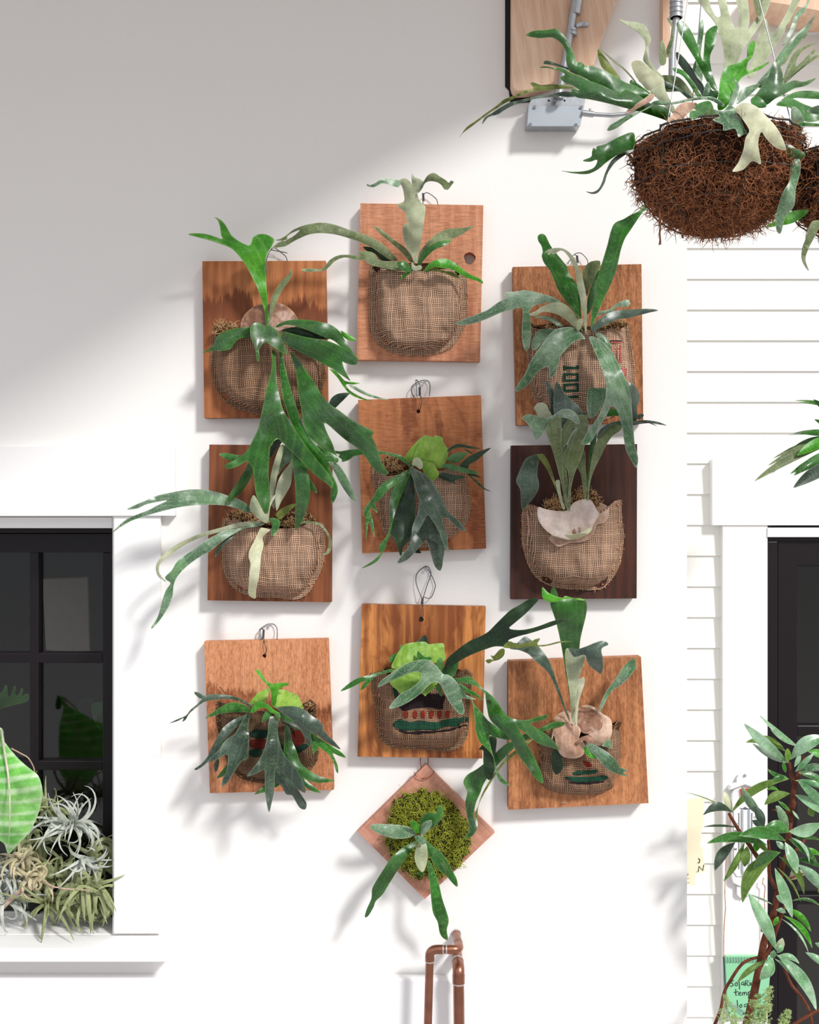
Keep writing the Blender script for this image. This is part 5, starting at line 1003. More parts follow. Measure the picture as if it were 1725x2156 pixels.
bf(g,[(930,660),(880,590),(820,510),(765,478),(755,450),(820,470),(870,520),(910,590),(950,650)],[(940,650,560),(760,460,550)],'mid',5)
bf(g,[(880,650),(820,600),(740,560),(690,540),(700,590),(780,600),(830,640),(870,670)],[(880,660,560),(700,560,560)],'slate',4)
bf(g,[(1040,610),(990,565),(940,470),(890,380),(840,300),(800,230),(775,160),(800,138),(840,160),(880,220),(910,290),(940,380),(955,400),(960,300),(970,220),(1010,180),(1048,172),(1042,230),(1030,300),(1000,370),(1005,450),(1030,540),(1060,620)],[(1045,610,565),(980,450,560),(800,150,540)],'mid',6)
bf('g5',[(960,712),(880,697),(790,697),(700,700),(640,678),(615,688),(640,730),(560,750),(480,790),(400,820),(340,870),(240,940),(150,1010),(80,1060),(35,1132),(60,1098),(130,1045),(200,992),(280,932),(340,895),(400,855),(480,815),(560,777),(650,750),(740,745),(850,735),(965,730)],[(965,720,600),(640,720,590),(300,900,560),(40,1130,520)],'olive',3)
bf('g5',[(990,795),(930,798),(860,793),(780,798),(680,810),(580,838),(480,868),(410,903),(350,943),(270,968),(218,1024),(240,968),(300,932),(370,885),(450,845),(560,820),(660,795),(770,783),(880,756),(960,762),(1000,780)],[(990,785,600),(600,825,585),(220,1020,540)],'slate',2)
bf('g5',[(985,605),(900,562),(840,542),(770,532),(725,525),(740,500),(800,513),(880,542),(940,566),(1000,600)],[(990,600,600),(730,515,580)],'dark',3)
bf('g5',[(1600,790),(1500,715),(1400,680),(1300,620),(1200,570),(1100,540),(1070,545),(1040,512),(1000,512),(970,430),(930,340),(880,280),(830,238),(780,243),(720,250),(640,255),(580,287),(620,305),(700,315),(780,308),(830,325),(880,370),(910,430),(910,500),(935,580),(970,605),(1050,635),(1130,680),(1220,715),(1310,775),(1400,790),(1500,830)],[(1560,800,575),(1200,620,590),(960,540,600),(600,285,560)],'deep',14)
bf('g5',[(1760,1010),(1725,990),(1560,935),(1400,892),(1250,852),(1100,820),(1000,805),(960,765),(960,730),(1020,745),(960,702),(900,682),(862,640),(900,615),(850,582),(770,562),(692,560),(730,546),(800,558),(880,560),(930,590),(1020,630),(1100,665),(1200,700),(1290,745),(1330,780),(1400,740),(1440,750),(1530,800),(1600,850),(1760,900)],[(1740,950,590),(1300,800,612),(1000,700,612),(700,555,590)],'deep',16,o=6)
bf('g5',[(1620,770),(1560,810),(1500,850),(1420,905),(1405,935),(1440,930),(1530,880),(1600,840),(1640,790)],[(1630,780,620),(1410,930,620)],'papery',2)
bf('g5',[(1640,860),(1590,880),(1540,910),(1470,935),(1400,960),(1330,1000),(1275,1035),(1250,1075),(1280,1078),(1340,1050),(1400,1005),(1470,960),(1540,920),(1620,880)],[(1630,865,630),(1260,1070,620)],'silver',2)
bf(g,[(490,885),(400,908),(300,960),(245,975),(240,995),(222,985),(212,1010),(205,1045),(150,1070),(200,1078),(240,1065),(245,1082),(220,1120),(160,1140),(80,1145),(12,1138),(90,1155),(180,1160),(250,1130),(310,1080),(370,1040),(440,1005),(490,985)],[(485,930,600),(250,1020,600),(20,1140,560)],'deep',8)
bf(g,[(480,990),(400,1022),(340,1072),(300,1150),(280,1210),(255,1258),(215,1280),(172,1276),(210,1292),(252,1280),(292,1222),(318,1152),(362,1088),(430,1035),(485,1010)],[(480,1000,590),(300,1160,590),(175,1280,560)],'slate',3)
bf(g,[(1290,650),(1340,580),(1390,500),(1420,420),(1440,405),(1460,430),(1485,500),(1480,560),(1560,535),(1620,545),(1705,520),(1640,570),(1560,590),(1490,630),(1430,660),(1370,700),(1310,665)],[(1320,660,600),(1440,560,600),(1700,525,570)],'deep',6)
bf(g,[(1450,690),(1510,640),(1580,610),(1680,605),(1760,625),(1760,660),(1640,655),(1560,655)],[(1470,680,590),(1750,640,560)],'mid',4)
bf(g,[(1440,700),(1520,650),(1640,700),(1760,740),(1760,790),(1660,812),(1600,785),(1540,720)],[(1480,690,600),(1740,770,580)],'mid',6)
bf(g,[(1180,690),(1190,620),(1240,580),(1330,560),(1280,620),(1220,670)],[(1190,690,610),(1320,565,590)],'silver',3)
bf(g,[(960,650),(960,590),(985,545),(1010,600),(1050,610),(1040,660)],[(1000,650,600),(985,550,590)],'silver',4)
bf(g,[(1050,730),(1055,620),(1070,520),(1100,450),(1160,425),(1210,400),(1285,368),(1250,420),(1250,470),(1330,440),(1395,412),(1340,460),(1260,490),(1200,530),(1170,600),(1140,660),(1100,720)],[(1070,720,620),(1120,500,610),(1380,415,590)],'bright',6)
bf(g,[(1120,700),(1150,620),(1170,570),(1155,520),(1180,545),(1195,580),(1180,640),(1150,700)],[(1130,700,635),(1160,525,630)],'silver',2)
bf(g,[(1270,660),(1310,640),(1350,665),(1375,710),(1330,720),(1280,700)],[(1280,680,640),(1370,700,650)],'mid',4)
bf(g,[(715,800),(750,760),(780,710),(830,682),(905,685),(905,712),(850,760),(800,810),(740,820)],[(760,800,640),(860,690,600)],'papery',9,name='shield_frond')
bf(g,[(770,770),(700,710),(640,650),(598,610),(660,570),(690,530),(702,600),(735,670),(768,730)],[(765,755,630),(620,610,620)],'paleg',6)
bf(g,[(600,692),(650,668),(740,682),(860,655),(960,642),(1030,650),(1090,690),(1080,712),(1000,668),(900,668),(760,695),(650,700)],[(1080,700,650),(850,660,640),(610,690,620)],'silver',3)
bf(g,[(870,790),(865,745),(900,735),(930,745),(890,710),(960,675),(1005,680),(1030,740),(1060,775),(1000,785),(940,780)],[(960,780,670),(960,690,650)],'mid',5)
bf(g,[(1060,770),(1020,728),(1080,740),(1130,700),(1175,730),(1200,760),(1222,840),(1260,905),(1235,890),(1190,912),(1165,855),(1090,868),(1082,830),(1018,800),(1040,785)],[(1130,740,680),(1190,905,700)],'silver',6)
bf(g,[(1160,730),(1200,690),(1250,685),(1310,710),(1350,750),(1400,800),(1450,860),(1490,940),(1502,1002),(1430,980),(1370,920),(1340,880),(1320,950),(1330,1030),(1337,1094),(1280,1075),(1220,1130),(1150,1142),(1190,1080),(1220,1000),(1235,920),(1260,870),(1220,800),(1190,760)],[(1190,710,680),(1300,830,712),(1230,1120,705)],'cream',8)
bf(g,[(1470,870),(1500,940),(1560,980),(1635,1030),(1590,1070),(1545,1092),(1500,1045),(1475,960)],[(1480,880,640),(1550,1080,640)],'deep',5)
bf(g,[(1535,1085),(1595,1060),(1600,1150),(1570,1260),(1560,1370),(1500,1450),(1470,1555),(1440,1530),(1440,1430),(1480,1290),(1530,1200)],[(1570,1070,640),(1530,1300,640),(1465,1550,620)],'silver',6)
bf(g,[(1545,715),(1600,740),(1625,820),(1605,900),(1560,970),(1545,850)],[(1560,730,600),(1560,960,600)],'silver',5)
bf(g,[(1560,820),(1640,815),(1760,830),(1760,842),(1640,840),(1580,835)],[(1560,825,620),(1760,835,600)],'mid',2)
# second basket at the frame's edge
b2, b2c, b2s = basket('second coir basket cut off by the right edge, close to the large basket', 1800, 335, .1, .125, BD+10, 2600)
def b2f(outline, axis, mat, **k):
    s = BD-550; return fr(b2,'g6',outline,[(a,b,c+s) for a,b,c in axis],mat,4,avoid=False,th=1.6,step=9,**k)
b2f([(1370,1512),(1440,1470),(1540,1410),(1610,1398),(1660,1400),(1620,1445),(1540,1490),(1440,1505)],[(1650,1410,600),(1370,1510,580)],'bright')
b2f([(1690,1470),(1740,1480),(1700,1570),(1655,1660),(1635,1730),(1658,1805),(1620,1750),(1612,1680),(1640,1580),(1665,1500)],[(1710,1480,640),(1630,1700,640),(1655,1800,620)],'sage')
b2f([(1640,740),(1725,700),(1780,720),(1760,760),(1700,760)],[(1760,740,640),(1645,742,620)],'silver')

# =============================================================== fern at the right edge
rf = thing('staghorn_fern','narrow fronded fern poking in from the right edge above the black door','fern',P(1760,930,0))
for b,t,w,m,d in (((1560,430),(1200,600),95,'bright',60),((1560,400),(1120,415),40,'slate',40),((1560,420),(1225,398),60,'mid',50),((1560,440),(1118,572),95,'deep',30),
                  ((1560,430),(978,630),42,'sage',20),((1560,440),(935,693),55,'sage',45),((1560,470),(810,836),75,'sage',70),((1560,420),(955,780),14,'slate',25),
                  ((1600,540),(1170,782),90,'mid',80),((1600,560),(1138,768),60,'mid',64),((1640,640),(1168,893),120,'slate',100),((1600,330),(1348,90),75,'deep',40),((1600,420),(1358,272),60,'deep',50),
                  ((1600,180),(1180,100),26,'mid',20),((1600,200),(1210,118),18,'mid',30)):
    lance(rf,'h2',b,t,w,d-20,d+30,m,bend=.05,arch=12,name='frond')

# =============================================================== shrub at the lower right
LM['mint'] = leafmat('shrub_leaf_lit','#4f9650','#a4d0a4','#eaf6e4','#98e848',.26,.30,.7,bloom=.8,bloom_glare_col='#e4f5e8')  # sunlit paleness and glare painted into the leaf colour
LM['under'] = leafmat('shrub_leaf_underside','#5d7d35','#789646','#c4d68c','#a8d23a',.5,.4,.4)
M_bark = fibremat('shrub_bark','#4a2418','#7a4530')
SH = thing('rhododendron_shrub','leafy shrub with reddish stems in front of the black door and thermometer','shrub',P(1590,2140,60))
def stem(par, crop, pts, r0, r1, mat=None, name='stem'):
    q = smoothpoly(T(crop,pts),4,False); n = len(q); mb = MB(); mb.tube([P(*p) for p in q],[(r0+(r1-r0)*i/(n-1))/1000 for i in range(n)],8); return mb.obj(name, mat or M_bark, par)
stem(SH,'h4',[(790,2300,60),(820,2156,60),(880,1900,60),(920,1700,60),(960,1500,60),(1000,1300,60),(1080,1080,60),(1130,830,60)],9.5,6.5)
stem(SH,'h4',[(1130,830,60),(1150,700,60),(1180,560,60),(1210,480,60)],6.5,4.5)
stem(SH,'h4',[(1110,810,60),(1060,720,64),(1040,640,68),(1040,460,75),(1032,330,80)],4.5,3)
stem(SH,'h4',[(960,1560,60),(1030,1430,50),(1110,1230,45),(1160,1080,45),(1200,960,45)],5,3)
stem(SH,'h4',[(1200,500,60),(1320,420,50),(1400,310,40),(1450,230,40)],4.5,2.5)
stem(SH,'h4',[(930,505,70),(860,400,85),(740,230,95),(640,60,100)],5,3)
stem(SH,'h4',[(1225,350,70),(1260,80,70),(1290,-60,70)],6,5)
stem(SH,'h3',[(1300,2130,70),(1325,1960,70),(1335,1820,70),(1300,1700,70),(1285,1590,70)],6.5,3)
stem(SH,'h3',[(1335,1830,70),(1390,1700,60),(1425,1620,55),(1440,1530,55)],5,3)
stem(SH,'h3',[(1320,2110,70),(1200,2095,80),(1110,2088,85)],3,2)
stem(SH,'h4',[(950,1490,66),(860,1510,75),(760,1570,80),(650,1730,85),(590,1850,85),(560,2000,85),(520,2110,85),(480,2200,85)],3,3.2)
stem(SH,'h4',[(1170,1480,60),(1190,1600,62),(1260,1760,62),(1340,1860,62),(1410,1960,62),(1450,2060,62),(1470,2200,62)],3,3.4)
stem(SH,'h4',[(1270,2170,70),(1400,2090,70),(1560,2005,70)],3.5,3)
stem(SH,'h4',[(1220,720,60),(1300,685,50),(1380,660,45)],2.5,2)
def sl(crop,b,t,w,m,d,dd=14,bend=0,wide=.5):
    if m == 'mint' and random.Random(int(b[0]*7+t[0]*3+t[1])).random() < .3: m = 'mid'
    lance(SH,crop,b,t,w,d,d+dd,m,bend,arch=8,wide=wide)
h = 'h3'
for b,t,w,m,d,dd,bd in [((1250,1480),(835,1387),95,'under',60,10,.16),((1275,1600),(818,1193),110,'mint',85,20,-.02),((1250,1600),(906,1400),62,'silver',92,20,-.03),
  ((1390,1440),(982,1108),48,'mint',60,12,-.03),((1380,1430),(1090,1250),22,'mint',66,8,-.08),((1300,1560),(1680,1330),150,'mint',90,20,-.12),((1275,1590),(1268,1448),64,'lime',96,8,0),
  ((1480,1480),(1680,1560),80,'bright',60,8,-.1),((1250,1735),(1060,1660),42,'mint',75,12,-.12),((1285,1765),(1095,1800),50,'mint',80,12,.18),((1270,1770),(690,2112),85,'under',84,18,.12),
  ((1050,1880),(1182,1890),36,'bright',90,4,-.2),((1290,1915),(1028,2032),100,'under',90,14,.12),((1390,1690),(1680,1660),80,'silver',84,10,-.1),((1380,1700),(1690,1850),70,'mint',90,14,-.1),((1350,1780),(1690,1880),60,'mint',94,14,-.06),
  ((1350,1930),(1690,2150),100,'mint',90,16,-.05),((1380,1790),(1690,2080),90,'mint',98,16,-.02),((1300,2100),(1165,1985),40,'mint',80,8,0),((1020,2160),(792,1838),90,'silver',110,14,-.06),
  ((700,2110),(398,2138),95,'slate',104,10,.25),((690,2108),(218,1903),12,'under',100,4,.05),((690,2100),(610,1890),80,'cream',96,6,0),((1340,1640),(1400,1500),50,'mint',92,6,.05),((1350,1690),(1540,1500),60,'mint',80,6,0),
  ((1250,1700),(1220,1590),40,'bright',82,4,0),((1230,2150),(1150,2040),60,'mint',84,10,0)]:
    sl(h,b,t,w,m,d,dd,bd)
h = 'h4'
for b,t,w,m,d,dd,bd,*wd in [((720,200),(385,195),26,'slate',90,8,.05),((1020,375),(422,358),105,'mint',104,20,.12),((700,350),(500,630),105,'slate',98,12,.1),
  ((795,350),(585,738),72,'under',100,10,-.04),((820,390),(795,592),98,'under',102,8,0),((900,330),(910,445),70,'bright',92,4,-.1),((1030,460),(880,330),60,'under',95,4,.1),((1000,190),(870,130),70,'slate',96,8,0),
  ((990,200),(895,-20),90,'slate',116,12,.04),((1230,235),(1130,-20),90,'silver',88,10,0),((1240,245),(985,205),130,'mint',116,12,.14),((1200,330),(738,282),125,'mint',130,22,.12),((1240,240),(1560,160),130,'mint',104,12,.1),
  ((1140,455),(775,950),150,'under',108,26,.16),((1150,448),(885,612),115,'deep',132,14,.12),((1200,350),(1320,660),110,'mint',112,14,-.04),((1110,335),(1200,420),60,'mint',108,4,0),
  ((1240,315),(1515,548),75,'mint',100,10,-.06),((1260,300),(1442,548),36,'mint',108,8,-.16),((1270,320),(1560,330),40,'deep',90,8,-.1),((1140,490),(1388,866),70,'under',100,12,-.14),((1330,570),(1600,850),110,'mint',108,14,-.06),
  ((1320,520),(1560,600),60,'mint',92,8,-.1),((1340,430),(1560,480),60,'bright',84,6,-.1),((1100,610),(1272,1100),105,'mint',120,14,-.02),((1120,600),(1355,945),22,'under',112,8,-.08),((1110,1415),(830,852),128,'mint',120,20,.03),
  ((1190,1000),(1458,1238),66,'bright',84,14,-.12),((1190,1080),(1470,1402),58,'bright',92,12,-.12),((1165,1110),(1432,1445),24,'mint',98,8,-.1),((1210,1050),(1110,1020),50,'mint',80,4,.1),((1110,880),(1190,960),80,'mint',84,4,-.2),
  ((1120,1480),(1342,1555),60,'mint',90,10,-.15),((1120,1470),(1512,2020),112,'mint',118,16,-.1),((1100,1510),(1425,1868),62,'mint',104,12,-.08),((1020,1520),(720,1745),62,'under',98,10,.06),((1075,1500),(948,1715),125,'mint',120,10,-.1),
  ((1090,1420),(1070,1510),60,'silver',110,4,0),((1110,1420),(1175,1300),80,'paleg',100,6,.1),((1120,1450),(1185,1365),60,'mint',104,4,0),((1405,1445),(1620,1600),70,'mint',92,8,-.06),((820,860),(1075,968),20,'mint',90,4,-.03),((1090,1180),(1130,1085),50,'bright',74,4,0),
  ((1270,930),(1560,990),34,'mint',90,8,-.15),((1500,1350),(1600,1400),50,'mint',90,8,0),((1240,720),(1400,660),110,'cream',30,4,-.2),((960,1240),(1000,1200),60,'under',70,2,0),((1340,120),(1270,30),26,'mint',84,3,0),
  ((1470,0),(1440,-120),60,'under',80,4,0),((1480,90),(1440,0),70,'under',90,3,0),((1530,850),(1545,640),26,'under',90,3,0)]:
    sl(h,b,t,w,m,d,dd,bd)

# feathery asparagus fern at the bottom
M_feather = leafmat('feathery_green','#a4c46a','#c6dc92','#e6f0c0','#c6f07a',.6,.35,.3)
def plume(par, b, t, w, n, d):
    rnd = random.Random(int(b[0]*3+t[1])); mb = MB()
    (x0,y0),(x1,y1) = T('h4',[b,t]); w *= CROPS['h4'][2]
    mb.tube([P(x0,y0,d),P(x1,y1,d)],[.0012,.0005],5,False)
    for i in range(n):
        s = rnd.random()**.8; x = x0+(x1-x0)*s; y = y0+(y1-y0)*s; k = w*(.35+.65*math.sin(math.pi*min(1,.15+s*.85)))
        a = rnd.uniform(0,2*math.pi); rr = k*rnd.random()**.6; ax,ay,ad = x+math.cos(a)*rr, y+rnd.uniform(-.6,.2)*rr, d+math.sin(a)*rr
        if i%3 == 0: mb.tube([P(x,y,d),P(ax,ay,ad)],.00035,3,False)
        for j in range(7):
            b_ = rnd.uniform(0,2*math.pi); L = rnd.uniform(3,6); e = P(ax+math.cos(b_)*L, ay+math.sin(b_)*L*.9-1, ad+rnd.uniform(-3,3))
            mb.tube([P(ax,ay,ad),e],[.0006,.0002],3,False)
    return mb.obj('frond', M_feather, par)
for lab,pl_ in (('tallest pale feathery fern beside the shrub trunk',[((900,2260),(1050,1790),95,150,120),((840,2260),(930,1880),90,110,110),((950,2260),(1030,1960),80,90,130)]),
                ('thin feathery fern in front of the green notepad',[((690,2260),(600,1880),60,70,110),((600,2260),(560,2020),50,30,115),((740,2260),(680,2000),60,50,112)]),
                ('short feathery fern in front of the black door',[((1150,2260),(1225,2030),75,110,130)])):
    t_ = thing('asparagus_fern',lab,'fern',P(T('h4',[pl_[0][0]])[0][0],2156,110),'feathery asparagus ferns along the bottom')
    for q in pl_: plume(t_,*q)

# =============================================================== thermometer, strings, notepad, tags
def pxpoly(name, crop, pts, d0, d1, mat, parent=None, bw=0, sm=0, **k): return prism(name, crop, pts, d0, d1, mat, parent, bw=bw, sm=sm, **k)
def textmesh(s, crop, x, y, size, d, mat, parent, name, shear=0, thick=.4):
    cu = bpy.data.curves.new('t','FONT'); cu.body = s; cu.size = 1; cu.shear = shear; cu.align_x = 'CENTER'
    ob = bpy.data.objects.new('t',cu); C.objects.link(ob); dg = bpy.context.evaluated_depsgraph_get(); me = bpy.data.meshes.new_from_object(ob.evaluated_get(dg))
    (px,py),sc = T(crop,[(x,y)])[0], CROPS[crop][2]*size
    n = len(me.vertices); V = [P(px+v.co.x*sc, py-v.co.y*sc, d+thick) for v in me.vertices]+[P(px+v.co.x*sc, py-v.co.y*sc, d) for v in me.vertices]
    F = [tuple(p.vertices) for p in me.polygons]+[tuple(i+n for i in reversed(p.vertices)) for p in me.polygons]
    bpy.data.objects.remove(ob); bpy.data.curves.remove(cu); bpy.data.meshes.remove(me)
    return obj(name, V, F, mat, parent, False)
M_ink = plain('black_ink','#17151a',.6); M_plastic = plain('white_plastic','#e9e9ea',.35,0,.5,.02); M_grey = plain('grey_mark','#5f656b',.5); M_red = plain('red_plastic','#c8301e',.4); M_tube = plain('thermometer_tube','#cfd6dc',.15,0,.8)
th_ = thing('wall_thermometer','white wall thermometer with peaked top and red mark, behind the shrub','thermometer',P(1570,1760,-215))
px_ = 'h4'
pxpoly('backplate','px',[(1541,1672),(1546,1662),(1556,1655),(1569,1650),(1584,1656),(1596,1664),(1601,1672),(1602,1780),(1601,1850),(1596,1860),(1584,1867),(1558,1867),(1544,1860),(1541,1850)],-224,-212,M_plastic,th_,bw=.003)
pxpoly('scale_card','px',[(1546,1699),(1596,1699),(1596,1836),(1590,1845),(1552,1845),(1546,1836)],-212,-209,plain('scale_card','#f4f4f5',.5),th_,bw=.0005)
pxpoly('gable','px',[(1536,1664),(1540,1656),(1569,1644),(1600,1656),(1604,1664),(1597,1662),(1569,1652),(1542,1662)],-224,-204,M_plastic,th_,bw=.001)
pxpoly('red_mark','px',[(1560,1662),(1587,1662),(1586,1670),(1566,1671),(1566,1678),(1562,1678)],-212,-207,M_red,th_)
pxpoly('hanging_tab','px',[(1552,1640),(1556,1632),(1566,1630),(1573,1634),(1574,1648),(1552,1652)],-224,-216,M_plastic,th_,bw=.001)
cylp(th_,'screw',M_steel,[(1569,1633,-216),(1569,1633,-213)],3.4)
pxpoly('hanging_tab','px',[(1552,1866),(1578,1866),(1578,1884),(1572,1890),(1558,1890),(1552,1884)],-224,-216,M_plastic,th_,bw=.001)
cylp(th_,'screw',M_steel,[(1571,1886,-216),(1571,1886,-213)],3.4)
for x in (780,848): cylp(th_,'tube',M_tube,[T(px_,[(x,20)])[0]+(-206,),T(px_,[(x,620)])[0]+(-206,)],2.2)
cylp(th_,'tube',M_tube,[T(px_,[q])[0]+(-206,) for q in ((780,620),(784,655),(800,672),(830,672),(845,655),(848,620))],2.2)
mb = MB()
for x,sg in ((740,-1),(868,1)):
    q0 = T(px_,[(x,55)])[0]; q1 = T(px_,[(x,615)])[0]; a = P(*q0,-208); b = P(*q1,-208); mb.box((a.x-.0005,a.y-.0004,a.z),(b.x+.0005,b.y,b.z))
    for i in range(29):
        y = 58+i*19.8; L = 14 if i%5 == 0 else 7; a = P(*T(px_,[(x,y)])[0],-208); b = P(*T(px_,[(x+sg*L,y+2.2)])[0],-208); mb.box((a.x,a.y-.0004,a.z),(b.x,b.y,b.z))
mb.obj('scale_marks', M_ink, th_, False)
for s,x,y in (('120',905,108),('60',704,425),('40',704,515),('20',704,600),('80',704,330),('100',706,245),('60',896,425),('20',896,600)): textmesh(s,px_,x,y,30,-208.5,M_ink,th_,'numeral')
pxpoly('printed_emblem','h3',[(770,2062),(800,2070),(830,2052),(860,2070),(900,2064),(880,2078),(835,2082),(795,2080)],-209,-208.4,M_grey,th_)
# strings and notepad
M_twine = fibremat('twine','#b58670','#dcb6a0'); M_pad = plain('green_card','#8fd0a4',.5,0,.4,.05,12); M_padback = plain('grey_board','#56707a',.6); M_paper = plain('white_paper','#f2f2ee',.7,0,.2,.01)
np_ = thing('spiral_notepad','green spiral notepad reading solarium temp log, hung on twine by the door','notepad',P(1565,2080,-212))
pxpoly('back_cover','h4',[(582,1484),(612,1484),(640,2010),(612,2005)],-222,-219,M_padback,np_)
pxpoly('cover','h4',[(603,1480),(1065,1480),(1040,1800),(1000,2110),(650,2095),(625,2000)],-219,-211,M_pad,np_,bw=.0008)
for i in range(16):
    cx = 625+i*28; mb = MB()
    pts = []
    for k in range(10):
        a = 2*math.pi*k/9; q = T('h4',[(cx+3*math.sin(a/2),1520+28*math.cos(a))])[0]; pts.append(P(*q,-211+4*math.sin(a)))
    mb.tube(pts,.0007,5,False); mb.obj('spiral_ring',M_wire,np_)
mb = MB()
for st_ in ([(690,1722),(670,1730),(660,1745),(680,1757),(685,1770),(668,1782),(652,1778)],[(715,1742),(700,1755),(705,1775),(722,1775),(728,1755),(715,1742)],[(742,1733),(744,1770),(746,1812)],
  [(785,1735),(768,1745),(765,1765),(785,1765),(790,1740),(793,1772)],[(805,1777),(805,1725),(830,1725),(832,1742),(808,1750),(838,1777)],[(850,1742),(850,1775)],[(849,1722),(851,1726)],
  [(862,1742),(862,1768),(880,1772),(890,1742),(892,1772)],[(902,1775),(904,1742),(917,1742),(920,1775),(922,1745),(937,1742),(942,1775)],
  [(708,1808),(708,1868),(722,1870)],[(690,1842),(735,1834)],[(735,1858),(760,1850),(755,1838),(738,1845),(738,1868),(762,1870)],[(775,1872),(775,1842),(790,1840),(795,1870),(797,1842),(812,1838),(820,1870)],
  [(832,1838),(838,1908)],[(832,1850),(850,1830),(878,1835),(870,1855),(840,1862)],[(722,1918),(728,1992)],[(760,1960),(745,1975),(755,1992),(772,1985),(768,1965),(760,1960)],
  [(815,1955),(795,1965),(795,1985),(820,1982),(822,1955),(830,2010),(812,2045),(772,2058)]):
    mb.tube([P(*T('h4',[q])[0],-210.6) for q in st_],.0009,5)
mb.obj('handwriting', M_ink, np_)
mb = MB(); mb.tube([P(*q,-208) for q in smoothpoly(T('h4',[(655,1935),(790,2030),(800,2050),(785,2065),(765,2055),(660,1975),(665,1960),(770,2035)]),3,False)],.0008,6); tag(mb.obj('paper_clip',M_steel,None,loc=P(1555,2125,-208)),'bent paper clip on the lower edge of the green notepad','paper clip')
def string(label, pts):
    rnd = random.Random(5); mb = MB(); mb.tube([P(*q,-214) for q in smoothpoly(T('h4',pts),6,False)],.0013,6)
    for x,y in T('h4',pts): 
        for _ in range(3): mb.tube([P(x,y,-214),P(x+rnd.uniform(-3,3),y+rnd.uniform(-3,3),-212)],.0004,3,False)
    tag(mb.obj('twine',M_twine,None,loc=P(*T('h4',[pts[0]])[0],-214)),label,'string','twines holding the notepad')
string('twine hanging left of the thermometer down to the notepad',[(632,60),(628,180),(618,400),(605,650),(600,850),(605,1000),(592,1200),(588,1400),(592,1490)])
string('twine running down the edge of the black door frame',[(985,700),(975,760),(1000,790),(992,900),(1000,1050),(1005,1250),(1000,1380),(990,1485)])
M_tag = plain('cream_paper','#f2e8cc',.7,0,.2,.03)
tg = thing('paper_tag','long cream paper strip taped beside the wall corner','paper',P(1460,1790,-190),'cream paper tags by the wall corner')
pxpoly('paper','h4',[(150,-70),(395,-100),(388,120),(350,380),(295,782),(180,755)],-196,-194,M_tag,tg)
mb = MB()
for st_ in ([(250,705),(225,708),(212,728),(222,750),(250,748)],[(240,655),(225,662),(238,672),(225,682)]): mb.tube([P(*T('h4',[q])[0],-193.6) for q in st_],.0006,5)
mb.obj('pencil_mark', plain('faded_ink','#b99a6a',.7), tg)
tg = thing('paper_tag','short cream paper tag lettered N, behind the longer strip','paper',P(1474,1810,-200),'cream paper tags by the wall corner')
pxpoly('paper','h4',[(300,400),(375,395),(405,640),(290,668)],-204,-202,M_tag,tg)
mb = MB()
for st_ in ([(335,640),(342,585),(380,628),(390,572)],[(332,505),(350,520),(345,550),(325,552)],[(317,640),(319,644)]): mb.tube([P(*T('h4',[q])[0],-201.6) for q in st_],.0011,5)
mb.obj('lettering', M_ink, tg)

# =============================================================== window ledge plants
LM['big'] = leafmat('large_leaf_lime','#5cc832','#98e468','#f0fbe0','#a8f550',.3,.35,.6,veins=1.6,bloom=.3,bloom_glare_col='#e6fadc',rib_highlight=.6)
big = thing('anthurium_plant','large bright lime ribbed leaf hanging at the left edge in front of the window','houseplant',P(10,1700,90))
fr(big,'g7',[(-30,300),(-10,180),(10,170),(25,200),(20,240),(60,300),(130,380),(200,440),(250,480),(275,530),(285,600),(270,700),(240,790),(190,880),(120,950),(58,1012),(30,950),(0,925),(-60,870),(-110,780),(-150,640),(-140,500),(-90,400)],[(5,180,60),(25,320,95),(60,600,125),(58,1010,80)],'big',14,avoid=False,name='leaf',vf=11,step=6)
mb = MB(); mb.tube([P(*T('g7',[q])[0],dd) for q,dd in (((10,180),72),((30,320),112),((55,480),134),((66,620),148),((66,800),136),((58,1000),92))],[.003,.0026,.0022,.0018,.0014,.0006],6); mb.obj('midrib',LM['cream'],big)
stem(big,'g7',[(75,305,40),(140,340,35),(190,370,30),(225,430,25),(232,465,20)],1.6,1.2,LM['papery'],'aerial_root')
fr(big,'g8',[(-20,2060),(5,2070),(25,2110),(20,2160),(-20,2150)],[(0,2070,60),(0,2150,60)],'bright',3,avoid=False,name='leaf')
LM['tsil'] = leafmat('air_plant_silver','#a9b3a4','#c9d0c4','#eef0ea','#d0d8c0',.6,.2,.3)
LM['tgreen'] = leafmat('air_plant_green','#7c8a52','#9fa870','#d0d4a8','#b4c070',.55,.25,.3)
LM['ttan'] = leafmat('air_plant_tan','#bcae7e','#d4c89e','#ece4c8','#d8c890',.6,.25,.3)
def ribbon(mb, pts, w, nrm):
    n = len(pts); V = []
    for i,p in enumerate(pts):
        t = (pts[min(i+1,n-1)]-pts[max(i-1,0)]).normalized(); s = t.cross(nrm); s = s.normalized() if s.length > 1e-6 else Vector((1,0,0))
        k = w*(1-(i/(n-1))**1.3)*.5+.0002; up = s.cross(t)*k*.45
        V += [p-s*k+up, p-up*.3, p+s*k+up]
    F = [(3*i+j,3*i+j+1,3*i+j+4,3*i+j+3) for i in range(n-1) for j in (0,1)]
    mb.add(V,F)
